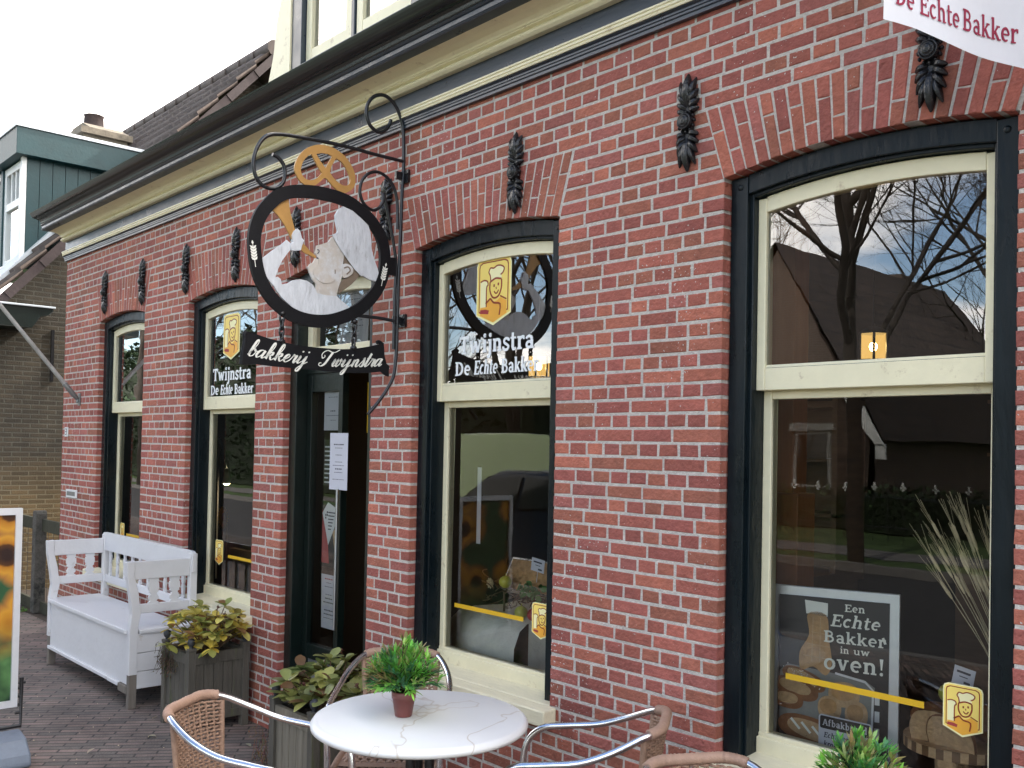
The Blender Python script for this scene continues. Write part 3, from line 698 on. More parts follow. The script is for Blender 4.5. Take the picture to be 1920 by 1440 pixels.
for i in range(9): k.ribbon([(-4.565,1.58-i*.024),(-4.565+rnd.uniform(.04,.08),1.58-i*.024)],.008,.0004,mp,1,.0007)
tag(k.build('poster',[M['planter'],M['plate'],M['inkred']]),'dim landscape poster on the door pane behind the hung paper','poster')
k=MB()
k.slab([[(-4.582,.93),(-4.40,.93),(-4.40,1.27),(-4.582,1.29)]],.0005,mp,0)
k.slab([[(-4.575,.95),(-4.50,.95),(-4.52,1.12),(-4.575,1.24)]],.0008,mp,2)
k.slab([[(-4.575,1.22),(-4.52,1.28),(-4.43,1.25),(-4.425,1.19),(-4.51,1.05)]],.0011,mp,1)
k.slab([[(-4.47,1.12),(-4.425,1.16),(-4.425,1.04),(-4.44,1.00)]],.0010,mp,3)
for q in ((-4.545,1.205),(-4.53,1.205),(-4.545,1.19),(-4.53,1.22)): k.slab([[(q[0],q[1]),(q[0]+.011,q[1]),(q[0]+.011,q[1]+.011),(q[0],q[1]+.011)]],.0003,mp,4,off=.0012)
for i in range(6): k.ribbon([(-4.515,1.225-i*.018),(-4.515+.07-.008*i,1.225-i*.018)],.006,.0003,mp,4,.0012)
tag(k.build('poster',[M['dkgreen'],M['plate'],M['inkred'],M['crumb'],M['ink']]),'red green and white poster in the middle of the door pane','poster')
k=MB(); 
rows=[]
for i in range(9):
    z=1.16-.40*i/8; w=.07+.035*i/8
    rows.append([(-4.245+w*math.cos(a)*1.0+.01*math.sin(3*i), .36+.3*w*math.sin(a), z) for a in [2*PI*j/14 for j in range(14)]])
for r in rows:
    for j in range(len(r)): r[j]=(r[j][0]+rnd.uniform(-.006,.006),r[j][1]+rnd.uniform(-.006,.006),r[j][2])
k.grid(rows,0,True,True); k.tube([(-4.245,.36,1.16),(-4.245,.36,1.2),(-4.245,.40,1.22)],.012,6)
tag(k.build('plastic_bag',M['plasticbag']),'limp clear plastic bag hanging inside the open doorway','bag')
# ------------------------------------------------------------------ cornice
CX0,CX1=-8.53,2.7
def extr(mb,prof,xa,xb,mi=0,sm=False,cap=True):
    A=[(xa,p[0],p[1]) for p in prof]; B=[(xb,p[0],p[1]) for p in prof]
    n=len(prof)
    for i in range(n-1): mb.face([A[i],B[i],B[i+1],A[i+1]][::-1],mi,sm)
    if cap:
        mb.face(A,mi); mb.face(B[::-1],mi)
g=MB()
crown=[(-.292,3.452),(-.300,3.446),(-.296,3.436)]+[(-.290+.045*(1-math.cos(t*PI/2)), 3.434-.03*math.sin(t*PI/2)) for t in (.25,.5,.75,1)]+[(-.238+.026*math.sin(t*PI/2),3.402-.026*(1-math.cos(t*PI/2))) for t in (.33,.66,1)]+[(-.206,3.368),(-.12,3.368),(-.12,3.452)]
extr(g,crown,CX0,CX1,0,False)
gut=bpart(g,'gutter',M['gutter'])
c=MB()
extr(c,[(-.212,3.3675),(-.216,3.362),(-.210,3.356),(-.204,3.354),(-.204,3.336),(-.207,3.333),(-.204,3.329),(-.207,3.325),(-.202,3.320),(-.05,3.320),(-.05,3.3675)],CX0,CX1)
extr(c,[(-.018,3.262),(-.018,3.158),(.004,3.158),(.004,3.262)],CX0+.02,CX1)
extr(c,[(-.034,3.130),(-.038,3.124),(-.030,3.119),(-.030,3.112),(-.026,3.109),(-.026,3.101),(-.021,3.098),(-.021,3.086),(.003,3.086),(.003,3.130)],CX0+.018,CX1)
cor=bpart(c,'cornice',M['blue'])
c=MB()
cv=[(-.150,3.3195)]+[(-.150+.085*math.sin(t*PI/2), 3.3195-.03*(1-math.cos(t*PI/2))) for t in (.3,.6,.85,1)]+[(-.060,3.288),(-.060,3.283),(-.052,3.281)]+[(-.044-.016*math.sin(t*PI),3.278-.032*t) for t in (0,.15,.3,.5,.7,.85,1)]+[(-.03,3.246),(.003,3.246),(.003,3.3195)]
extr(c,cv,CX0+.02,CX1)
extr(c,[(-.036,3.166),(-.046,3.163),(-.046,3.156),(-.041,3.154),(-.044,3.150),(-.044,3.143),(-.039,3.140),(-.042,3.136),(-.040,3.130),(.002,3.130),(.002,3.166)],CX0+.012,CX1)
bpart(c,'moulding',M['cream'])
# roof and upper dormer window of the bakery
r=MB(); r.face([(CX0,-.12,3.44),(CX1,-.12,3.44),(CX1,4.2,5.6),(CX0,4.2,5.6)]); r.face([(CX0,4.2,5.6),(CX1,4.2,5.6),(CX1,8.5,3.4),(CX0,8.5,3.4)])
r.face([(CX0,-.12,3.43),(CX0,4.2,5.59),(CX0,8.5,3.4)]); r.face([(CX1,-.12,3.43),(CX1,4.2,5.59),(CX1,8.5,3.4)])
r.face([(CX1,0,0),(CX1,8.5,0),(CX1,8.5,3.43),(CX1,0,3.43)]); r.face([(CX0+.02,8.5,0),(CX1,8.5,0),(CX1,8.5,3.4),(CX0+.02,8.5,3.4)])
bpart(r,'roof',M['tile'])
dz0,dy=3.80,.25
d=MB()
d.box(-5.25,-5.135,dy,dy+.12,3.6,5.6); d.box(-4.02,-3.92,dy,dy+.12,3.6,5.6); d.box(-5.135,-4.02,dy-.01,dy+.12,3.6,3.875); d.box(-4.615,-4.585,dy+.02,dy+.12,3.875,5.4); d.box(-5.135,-4.02,dy,dy+.12,5.3,5.6); d.box(-5.24,-3.93,dy+.13,dy+3,3.6,5.6)
dm=bpart(d,'dormer',M['blue'],bevel=.003)
k=MB()
for a,b in ((-5.127,-4.625),(-4.575,-4.03)):
    k.box(a,a+.06,dy+.03,dy+.08,3.88,5.3); k.box(b-.06,b,dy+.03,dy+.08,3.88,5.3); k.box(a+.06,b-.06,dy+.032,dy+.08,3.88,3.965); k.box(a+.06,b-.06,dy+.032,dy+.08,5.2,5.3)
k.build('dormer_sash',M['cream'],dm,bevel=.003)
for a,b in ((-5.067,-4.685),(-4.515,-4.09)):
    p=MB(); p.face([(a-.01,dy+.055,3.95),(b+.01,dy+.055,3.95),(b+.01,dy+.055,5.22),(a-.01,dy+.055,5.22)]); p.build('pane',M['glassold'],dm)
k=MB(); W=lambda u,v,t: Vector((u,dy+.04-t,v))
k.slab([[(-5.53,3.6),(-5.252,3.6),(-5.252,5.6),(-5.33,5.6)]+smooth([(-5.33,4.7),(-5.36,4.42),(-5.425,4.22),(-5.455,4.03),(-5.52,3.85)],4)],.05,W); k.build('cheek_board',M['cream'],dm)

# ------------------------------------------------------------------ hanging bakery sign (plane across the pavement at x = SX)
SX=-3.68
sign=thing('hanging_sign','black ring sign with white baker blowing a horn above a bakkerij name board','hanging sign',(SX,0,2.4))
def spart(mb,name,m,parent=None,bevel=0):
    o=mb.build(name,m,parent or sign,bevel=bevel)
    if parent is None: o.matrix_parent_inverse=Matrix.Translation((-SX,0,-2.4))
    return o
smap=lambda u,v,w: Vector((SX+w,u,v))
def zy(pts,x0,y0,k):                     # traced outline -> (y, z) on the sign's plane
    out=[]
    for p in pts:
        q=on_x(x0+p[0]/k, y0+p[1]/k, SX); out.append((q.y,q.z))
    return out
A=lambda pts: zy(pts,440,160,5.333)
Bq=lambda pts: zy(pts,460,340,5.143)
Cq=lambda pts: zy(pts,440,430,4.0)
def rod(mb,pts,r,n=8,dx=0.): mb.tube([(SX+dx,p[0],p[1]) for p in smooth(pts,4)],r,n)
k=MB()
rod(k,A([(1680,760),(1400,690),(1100,608),(800,545),(600,508),(480,492),(380,490),(300,520),(235,600),(197,700),(187,800),(207,900),(255,980),(320,1022),(390,1033),(450,1008),(490,960),(503,880),(490,800),(455,745),(420,712),(378,690)]),.0085)
rod(k,A([(1686,900),(1690,740),(1688,500),(1675,380),(1640,270),(1590,180),(1520,112),(1450,95),(1380,122),(1330,190),(1316,280),(1338,370),(1380,430),(1440,468),(1500,453),(1543,405),(1562,345)]),.0085)
rod(k,A([(1628,1440),(1628,1250),(1620,1130),(1590,1020),(1530,930),(1460,877),(1390,866),(1322,895),(1270,960),(1252,1050),(1265,1130),(1310,1207),(1380,1248),(1440,1228),(1480,1170),(1497,1110)])+Cq([(1205,200),(1200,500),(1190,900)])[0:],.0075)
rod(k,A([(1686,880),(1672,1100),(1660,1440)])+Cq([(1232,300),(1222,600),(1213,900),(1205,1000),(1188,1110),(1130,1220),(1065,1310),(1000,1388)]),.0085)
rod(k,Cq([(930,648),(1060,662),(1200,688)]),.008)
br=spart(k,'bracket',M['blackrod'])
for (u,v) in ((-.006,2.86),(-.006,2.18)):
    w=MB(); w.box(SX-.035,SX+.035,-.014,-.002,v-.03,v+.03)
    w.box(SX-.006,SX+.006,-.06,-.012,v-.018,v+.018)
    for sx in (-.022,.022): w.lathe([(0,-.02),(.006,-.02),(.007,-.014)],(SX+sx,0,v+.012),8,axis='y')
    w.build('wall_plate',M['iron'],br)
k=MB(); ring=Bq(smooth([(15,620),(18,500),(45,380),(95,270),(175,170),(270,90),(380,50),(500,38),(640,45),(770,68),(900,105),(1020,160),(1120,235),(1220,330),(1300,440),(1350,550),(1378,680),(1380,800),(1372,890),(1340,1000),(1290,1100),(1210,1200),(1110,1290),(980,1355),(840,1400),(700,1412),(560,1395),(430,1350),(320,1280),(220,1190),(140,1080),(75,950),(35,800)],3,True))
cy=sum(p[0] for p in ring)/len(ring); cz=sum(p[1] for p in ring)/len(ring)
inner=[]
for p in ring:
    d=math.hypot(p[0]-cy,p[1]-cz); f=(d-.056)/d; inner.append((cy+(p[0]-cy)*f, cz+(p[1]-cz)*f))
k.slab([ring,inner],.017,smap,off=-.001)
k.slab([Cq([(1130,210),(1200,215),(1200,352),(1120,335)])],.012,smap,off=-.001)
ringo=spart(k,'ring',M['boardblack'])
k=MB()
def ear(pts0,pts1):                       # wheat ear painted on the ring
    (u0,v0),(u1,v1)=pts0,pts1
    d=Vector((u1-u0,v1-v0)); L=d.length; d.normalize(); n=Vector((-d.y,d.x)); 
    k.ribbon([pts0,pts1],.003,.0006,smap,0,.0162)
    for i in range(5):
        b=Vector(pts0)+d*(L*(.30+.13*i))
        for s in (-1,1):
            a=(d*.75+n*s*.7); a.normalize(); t=Vector((-a.y,a.x)); l=.021
            k.slab([[tuple(b),tuple(b+a*l*.5+t*.0052),tuple(b+a*l),tuple(b+a*l*.5-t*.0052)]],.0009+.0001*i,smap,off=.0162)
    b=Vector(pts0)+d*L
    k.slab([[tuple(b),tuple(b+d*.01+n*.005),tuple(b+d*.02),tuple(b+d*.01-n*.005)]],.0009,smap,off=.0162)
e0=Cq([(143,285),(122,120)]); ear(e0[0],e0[1]); k.build('wheat_ear',M['letter'],ringo); k=MB(); e0=Cq([(1085,428),(1116,285)]); ear(e0[0],e0[1]); k.build('wheat_ear',M['letter'],ringo)
k=MB()
k.slab([A(smooth([(590,850),(602,770),(640,700),(700,640),(790,602),(880,600),(980,630),(1070,692),(1130,760),(1180,850),(1197,930),(1190,1005),(1150,1055),(1080,1080),(1000,1040),(930,960),(890,930),(840,970),(800,1000),(740,1010),(680,990),(630,940)],3,True)),
 A(smooth([(650,850),(668,780),(710,722),(758,690)],3)+[(800,770),(862,880)]+smooth([(862,880),(815,932),(745,952),(690,932),(660,890)],3)[1:]),
 A([(806,690)]+smooth([(860,680),(920,690),(966,712)],3)+[(900,832),(850,765)]),
 A([(1005,732)]+smooth([(1060,770),(1115,850),(1145,945),(1128,1000),(1070,1003),(1010,960),(968,915),(942,868)],3)+[(965,800)])],.009,smap)
spart(k,'pretzel',M['gold'])
# baker cut-out
k=MB(); k.slab([Bq([(270,930),(300,922),(330,945),(340,995),(400,985),(450,955),(510,945),(580,960),(640,1000),(668,1050),(680,1080),(760,1100),(870,1108),(900,1140),(960,1190),(1025,1245),(965,1275),(850,1300),(700,1305),(560,1275),(440,1215),(340,1125),(290,1055),(262,1000)])],.011,smap)
k.slab([Bq([(120,800),(175,730),(250,672),(340,610),(390,568),(425,600),(440,645),(400,692),(350,760),(305,850),(278,930),(262,1010),(200,930)])],.009,smap)
k.slab([Bq([(435,525),(455,480),(490,460),(515,488),(530,550),(552,575),(532,622),(520,668),(470,672),(428,668),(418,620),(445,590)])],.014,smap)
baker=spart(k,'baker_figure',M['wpaint'])
k=MB(); k.slab([Bq([(680,620),(740,605),(790,588),(820,545),(848,528),(900,590),(945,670),(932,780),(920,850),(925,900),(905,975),(885,1030),(868,1110),(770,1117),(672,1080),(672,990),(638,945),(612,885),(594,830),(612,800),(645,785),(668,742),(690,748),(670,690)])],.010,smap)
# modelled cheek, ear
k.slab([Bq(smooth([(700,700),(800,680),(880,760),(890,880),(830,970),(740,985),(660,930),(640,860),(690,800)],3,True))],.013,smap)
k.slab([Bq(smooth([(920,815),(970,800),(1022,840),(1018,890),(975,925),(925,925)],3,True))],.0135,smap)
k.ribbon(Bq(smooth([(935,840),(975,830),(995,865),(960,900)],4)),.006,.0015,smap,1,.0135)
k.ribbon(Bq([(850,855),(850,895)]),.004,.0015,smap,1,.013)
k.ribbon(Bq(smooth([(680,660),(698,668),(695,690),(680,700)],3)),.004,.0015,smap,2,.010)
k.ribbon(Bq([(675,738),(695,750)]),.005,.0015,smap,2,.010)
k.build('face',[M['skin'],M['skindk'],M['ink']],baker)
k=MB(); k.slab([Bq([(830,520),(872,500),(880,480),(862,400),(855,330),(880,285),(930,245),(1020,288),(1100,358),(1172,430),(1192,500),(1202,650),(1222,740),(1262,850),(1278,925),(1240,968),(1180,948),(1100,902),(1040,822),(960,702),(900,612),(870,555)])],.013,smap)
k.ribbon(Bq([(832,522),(900,640),(965,735),(1045,845),(1110,912)]),.012,.003,smap,0,.013)
k.build('hat',M['wpaint'],baker)
k=MB(); k.slab([Bq([(940,690),(985,735),(1045,840),(1092,905),(1065,945),(1010,1000),(950,1045),(895,1085),(888,1035),(920,965),(975,920),(1010,880),(1000,835),(940,800)])],.008,smap)
k.build('hair',M['skindk'],baker)
k=MB(); k.slab([Bq([(240,270),(262,240),(350,200),(405,170),(425,300),(467,462),(500,540),(552,602),(620,678),(672,722),(668,742),(560,690),(500,635),(440,560),(370,420),(300,320)])],.008,smap)
k.build('horn',M['gold'],baker)
# name board
k=MB(); bo=Cq(smooth([(130,778),(220,810),(300,832),(450,866),(600,886),(800,900),(950,888),(1080,862)],3)+[(1090,850),(1110,866),(1116,950),(1130,1008),(1148,1022),(1146,1105),(1115,1090),(1092,1068)]+smooth([(1000,1077),(850,1078),(700,1066),(500,1046),(300,1030),(160,1012)],3)+[(50,1018),(55,930),(80,850),(88,768)])
k.slab([bo],.010,smap)
rod(k,Cq([(88,768),(75,790),(78,830),(60,930),(50,1012)]),.010)
rod(k,Cq([(1110,866),(1085,845),(1065,850)]),.009); rod(k,Cq([(1147,1025),(1140,1060),(1142,1100)]),.010)
nb=spart(k,'name_board',M['boardblack'])
k=MB(); bl=Cq([(95,948),(250,977),(400,999),(540,1013),(640,1026),(800,1032),(950,1032),(1100,1026)])
def bend(u):
    for i in range(len(bl)-1):
        if u<=bl[i+1][0] or i==len(bl)-2:
            t=(u-bl[i][0])/(bl[i+1][0]-bl[i][0]); return bl[i][1]+(bl[i+1][1]-bl[i][1])*t
xl0,xl1=Cq([(82,950),(545,1010)]); xr0,xr1=Cq([(622,1028),(1098,1030)])
lw=sum(SCRIPT[c][0] for c in 'bakkerij')+.1; rw=sum(SCRIPT[c][0] for c in 'Twijnstra')+.1
sm2=lambda u,v,w: Vector((SX+.010+w,u,v))
script_text(k,'bakkerij',xl0[0],0,(xl1[0]-xl0[0])/lw,.079,sm2,bend)
script_text(k,'Twijnstra',xr0[0],0,(xr1[0]-xr0[0])/rw,.079,sm2,bend)
k.build('lettering',M['letter'],nb)
for pts in ([(350,640),(352,690),(348,740),(348,790),(348,840)],[(893,700),(893,745),(892,790),(888,840),(886,890)]):
    P=Cq(pts); k=MB()
    for i in range(len(P)-1):
        cyy=(P[i][0]+P[i+1][0])/2; czz=(P[i][1]+P[i+1][1])/2; hh=(P[i][1]-P[i+1][1])*.5+.008
        a=i%2
        loop=[(SX+.005+(.010*math.cos(t) if a else 0), cyy+(0 if a else .010*math.cos(t)), czz+hh*math.sin(t)) for t in [2*PI*j/12 for j in range(13)]]
        k.tube(loop,.0048,6,cap=False)
    k.ball((SX+.005,P[0][0],P[0][1]+.004),.016,.016,.012); k.ball((SX+.005,P[-1][0],P[-1][1]),.016,.016,.012)
    spart(k,'chain',M['iron'])
# ------------------------------------------------------------------ cast iron wall anchors
def anchor_mesh():
    k=MB()
    def leaf(c,ang,L,wd,th):
        d=Vector((math.sin(ang),math.cos(ang))); n=Vector((d.y,-d.x)); rows=[]
        for i in range(7):
            t=i/6; w=wd*math.sin(PI*min(1,t*.88+.10))**.6*(1-.22*t); h=th*(math.sin(PI*(.12+.80*t)))
            P=Vector(c)+d*L*t
            rows.append([(P.x-n.x*w,-.001-h*.15,P.y-n.y*w),(P.x-n.x*w*.5,-h*.95,P.y-n.y*w*.5),(P.x,-h*.62,P.y),(P.x+n.x*w*.5,-h*.95,P.y+n.y*w*.5),(P.x+n.x*w,-.001-h*.15,P.y+n.y*w)])
        k.grid(rows,0,True)
    for s in (1,-1):                     # upper and lower palmette
        z0=.028*s if s>0 else -.022
        base=0 if s>0 else PI
        leaf((0,z0+.03*s),base,.115,.022,.040)
        for j,(a,L,zz) in enumerate(((.33,.085,.045),(.62,.062,.035),(.95,.05,.022),(1.30,.042,.010))):
            for q in (-1,1): leaf((q*.006,z0+zz*s),base+q*a*s,L,.013,.034)
    k.ball((0,-.014,.004),.030,.030,.030,14)
    for i in range(3):
        rr=.026-.008*i
        k.tube([(rr*math.cos(t),-.030-.004*i,.004+rr*math.sin(t)) for t in [2*PI*j/14 for j in range(15)]],.0042,5,cap=False)
    for j in range(12): 
        t=2*PI*j/12; k.ball((.034*math.cos(t),-.014,.004+.034*math.sin(t)),.007,.012,.007,6)
    k.box(-.02,.02,-.01,.004,-.12,.12)
    return k
alab=['cast iron leaf anchor left of the leftmost arched window','cast iron leaf anchor over the right of the leftmost window arch','cast iron leaf anchor between the two leftmost window arches','cast iron leaf anchor over the window with white lettering behind the bench','cast iron leaf anchor seen through the ring behind the golden horn','cast iron leaf anchor beside the upright of the sign bracket','cast iron leaf anchor over the lettered window behind the marble table','cast iron leaf anchor on bare brick between two right hand windows','cast iron leaf anchor half hidden under the white flag']
apos=[-7.575,-6.835,-6.10,-5.39,-4.68,-3.822,-2.903,-2.029,-1.189]
an0=None
for i,x in enumerate(apos):
    if an0 is None:
        an0=anchor_mesh().build('wall_anchor',M['iron']); a=an0
        w=a.modifiers.new('sub','SUBSURF'); w.levels=1; w.render_levels=1
    else: a=an0.copy(); COL.objects.link(a)
    a.location=(x,-.003,2.722); tag(a,alab[i],'wall anchor','black leaf shaped wall anchors in a row under the cornice')
# ------------------------------------------------------------------ flag and small wall fittings
fl=thing('shop_flag','white bakery flag with dark red lettering hanging at the top right','flag',(-.9,-.5,2.5))
fd=Vector((.2,.98,0)).normalized(); F0=Vector((-.86,-.249,2.519))
def fmap(u,v,w):
    rip=(.006+.02*v)*math.sin(u*9+v*3)+(.002+.01*v)*math.sin(u*21-v*5+1)
    n=Vector((.98,-.2,0)); zz=.003*math.sin(u*12+1)
    return F0+fd*u+n*(rip+w)+Vector((0,0,v+zz*max(0,1-v*3)))
k=MB(); rows=[]
for i in range(41):
    u=-.512+.76*i/40; top=1.0
    bot=.0
    rows.append([fmap(u-(.02*j/24 if u<-.4 else 0),bot-.004-.010*max(0,(-.40-u)/.11)+(top-bot)*j/24,0) for j in range(25)])
k.grid(rows,0,True); cl=k.build('cloth',M['flag'],fl); cl.matrix_parent_inverse=Matrix.Translation((.9,.5,-2.5))
k=MB(); fm=lambda u,v,w: fmap(u,v,w+.0015)
def dense(pts,ws):
    return pts,ws
fl_t=lambda u,v,w: fm(u,v+.028+.042*(u+.47),w)
slab_text(k,'De',fl_t,-.474,0,.047,.070,sp=.03,wk=.85); slab_text(k,'Echte',fl_t,-.388,0,.047,.146,sp=.03,wk=.75); slab_text(k,'Bakker',fl_t,-.232,.002,.049,.206,sp=.03,wk=.8)
slab_text(k,'Twijnstra',fm,-.42,.20,.07,.36,sp=.03)
le=k.build('lettering',M['flagred'],cl)
k=MB(); k.tube([(-.86,-.01,2.95),(-.98,-.85,3.62)],.014,10); k.tube([(-.855,0.0,2.85),(-.86,-.03,2.95),(-.872,-.10,3.005)],.02,10)
fp=k.build('flag_pole',M['pole'],fl); fp.matrix_parent_inverse=Matrix.Translation((.9,.5,-2.5))
p0=Vector((-8.1,-.02,1.915)); dd=Vector((0,-.61,.722)).normalized()
fp=thing('empty_flag_pole','weathered grey bare pole slanting out from the left end of the brick wall','flag pole',p0)
k=MB(); k.tube([p0+dd*.10,p0+dd*1.0,p0+dd*1.7],[.017,.016,.014],10); o_=k.build('pole',M['pole'],fp); o_.matrix_parent_inverse=Matrix.Translation(-p0)
k=MB(); k.tube([p0+dd*.0,p0+dd*.05,p0+dd*.16],[.014,.021,.021],10); k.box(p0.x-.022,p0.x+.022,-.012,.0,p0.z-.05,p0.z+.05); k.tube([p0+Vector((0,0,-.03)),p0],.012,8)
o_=k.build('holder',M['grplate'],fp,bevel=.002); o_.matrix_parent_inverse=Matrix.Translation(-p0)
k=MB(); k.box(-8.415,-8.352,-.012,-.003,1.612,1.69); k.ribbon([(-8.40,1.675),(-8.37,1.675),(-8.37,1.63),(-8.40,1.63)],.006,.001,wall_map(-.012),1); k.ribbon([(-8.40,1.653),(-8.37,1.653)],.006,.0012,wall_map(-.012),1)
tag(k.build('number_plate',[M['plate'],M['ink']]),'small white plate on the brick corner under the bare pole','plate')
k=MB(); k.box(-8.335,-8.09,-.014,-.003,1.115,1.18); k.box(-8.31,-8.115,-.016,-.013,1.13,1.165,1)
tag(k.build('letter_slot',[M['plate'],M['grplate']],bevel=.002),'small pale framed letter slot low on the left of the brick wall','letter slot')

# ------------------------------------------------------------------ white box bench
bx0,bx1,by0,by1=-7.25,-5.72,-.46,-.05
bench=thing('box_bench','white painted wooden box bench with baluster arms','bench',((bx0+bx1)/2,(by0+by1)/2,0))
IB=Matrix.Translation(-bench.location)
def bp(mb,name,m=None,bev=.004,par=None):
    o=mb.build(name,m or M['white'],par or bench,bevel=bev)
    if par is None: o.matrix_parent_inverse=IB
    return o
ymap=lambda X: (lambda u,v,w: Vector((X+w,u,v)))
for X in (bx0,bx1-.045):
    k=MB(); k.slab([[(by0,.20),(by0+.05,.20),(by0+.05,.47),(by0+.065,.56),(by0+.05,.68),(by0+.02,.80),(by0+.025,.875),(by0-.025,.872),(by0-.02,.78),(by0+.0,.66),(by0+.012,.56),(by0,.47)]],.045,ymap(X))
    post=bp(k,'arm_post'); 
    k=MB(); k.box(X+.004,X+.043,by0+.004,by0+.052,0,.205); bp(k,'leg',M['barewood'])
    k=MB(); k.box(X,X+.045,by1-.045,by1,.0,.90); bp(k,'back_post')
    k=MB(); k.box(X+.006,X+.038,by0+.022,by1-.045,.765,.872); bp(k,'top_rail')
    k=MB(); k.box(X+.008,X+.036,by0+.05,by1-.045,.560,.615); bp(k,'lower_rail')
    for c in (by0+.145,by0+.275):
        k=MB(); h=[(0,.030),(.05,.032),(.08,.022),(.12,.018),(.14,.026),(.17,.03),(.22,.031),(.27,.03),(.30,.022),(.33,.026),(.36,.018),(.42,.02),(.46,.031),(.52,.026),(.55,.031),(.62,.034),(.80,.032),(.84,.024),(.87,.03),(1,.03)]
        z0,z1=.614,.766
        L=[(c+w,z0+(z1-z0)*t) for t,w in h]+[(c-w,z0+(z1-z0)*t) for t,w in h[::-1]]
        k.slab([L],.018,ymap(X+.013)); bp(k,'baluster',bev=.002)
k=MB(); k.box(bx0+.046,bx1-.046,by0-.012,by1-.046,.440,.466); k.box(bx0-.006,bx1+.006,by0+.06,by1-.05,.441,.465); bp(k,'seat')
k=MB(); k.box(bx0+.02,bx1-.02,by0+.012,by0+.03,.135,.440); bp(k,'front_panel')
k=MB(); k.box(bx0+.03,bx1-.35,by0-.004,by0+.02,.115,.137); k.box(bx1-.34,bx1-.17,by0-.004,by0+.02,.112,.135); bp(k,'base_trim')
k=MB(); k.box(bx1-.17,bx1-.03,by0+.0,by0+.02,.085,.132); bp(k,'base_board',M['barewood'])
for X in (bx0+.005,bx1-.023):
    k=MB()
    for i,(a,b) in enumerate(((.115,.215),(.219,.325),(.329,.440))): k.box(X,X+.018,by0+.05,by1-.045,a,b)
    bp(k,'side_panel',bev=.002)
k=MB(); k.box(bx0+.02,bx1-.02,by1-.03,by1-.012,.135,.44); k.box(bx0+.02,bx1-.02,by0+.03,by1-.03,.13,.145); bp(k,'back_panel')
k=MB(); W=wall_map(by1-.012)
k.slab([[(bx0-.01,.785),(bx1+.01,.785),(bx1+.01,.885)]+arc(bx1-.03,.885,.04,.03,0,90,4)+arc(bx0+.03,.885,.04,.03,90,180,4)],.026,W); bp(k,'back_board')
k=MB(); k.box(bx0+.045,bx1-.045,by1-.036,by1-.014,.555,.61); bp(k,'back_rail')
for i in range(10):
    c=bx0+.13+.1395*i; k=MB(); z0,z1=.609,.786
    h=[(0,.02),(.08,.02),(.14,.012),(.3,.019),(.45,.016),(.5,.010),(.58,.019),(.8,.019),(.88,.011),(1,.02)]
    k.slab([[(c+w,z0+(z1-z0)*t) for t,w in h]+[(c-w,z0+(z1-z0)*t) for t,w in h[::-1]]],.014,wall_map(by1-.018)); bp(k,'baluster',bev=.0015)
# ------------------------------------------------------------------ wooden planters with shrubs
def leafm(mb,b,d,n,L,Wd,col,droop=.3,fold=.25,mi=0,seg=5,obl=False):
    d=d.normalized(); side=d.cross(n)
    if side.length<1e-4: side=d.orthogonal()
    side.normalize(); up=side.cross(d).normalized(); rows=[]
    for i in range(seg+1):
        t=i/seg; w=Wd*(max(.04,math.sin(PI*(t**.8))**.75) if not obl else (.12,.62,.92,1.,.80,.18,.1,.1)[i])
        c=b+d*L*t*(1-.12*droop*t)-Vector((0,0,1))*L*droop*t*t*.6
        rows.append([c-side*w+up*w*fold,c,c+side*w+up*w*fold])
    mb.grid(rows,mi,True,False,col)
def planter(name,label,x0,y0,s,h,mats,group):
    t=thing(name,label,'planter',(x0+s/2,y0+s/2,0),0,group); I=Matrix.Translation(-t.location)
    def pp(mb,nm,m,bev=.003,par=None):
        o=mb.build(nm,m,par or t,bevel=bev); 
        if par is None: o.matrix_parent_inverse=I
        return o
    p=.042
    for (a,b) in ((0,0),(1,0),(0,1),(1,1)):
        X=x0+(s-p)*a; Y=y0+(s-p)*b
        k=MB(); k.box(X,X+p,Y,Y+p,0,h+.012); k.box(X-.003,X+p+.003,Y-.003,Y+p+.003,h+.012,h+.028); po=pp(k,'corner_post',mats[0])
        k=MB(); k.lathe([(.012,h+.026),(.010,h+.036),(.017,h+.045),(.021,h+.058),(.019,h+.072),(.010,h+.081),(0,h+.084)],(X+p/2,Y+p/2,0),14); pp(k,'finial',M['finial'],0,po)
    for side in range(4):
        k=MB(); 
        Mr=Matrix.Translation((x0+s/2,y0+s/2,0))@Matrix.Rotation(PI/2*side,4,'Z')
        a=s/2-p+.002
        k.box(-a,a,-s/2+.006,-s/2+.034,h-.065,h-.005,0,Mr); k.box(-a,a,-s/2+.006,-s/2+.034,.06,.105,0,Mr)
        n=5
        for i in range(n): k.box(-a+2*a*i/n+.0012,-a+2*a*(i+1)/n-.0012,-s/2+.014,-s/2+.03,.10,h-.062,0,Mr)
        pp(k,'side_panel',mats[1] if side==0 else mats[0])
    k=MB(); rows=[[(x0+.03+(s-.06)*i/10,y0+.03+(s-.06)*j/10,h-.045+rnd.uniform(-.012,.02)) for j in range(11)] for i in range(11)]; k.grid(rows,0,True); pp(k,'soil',M['soil'],0)
    return t
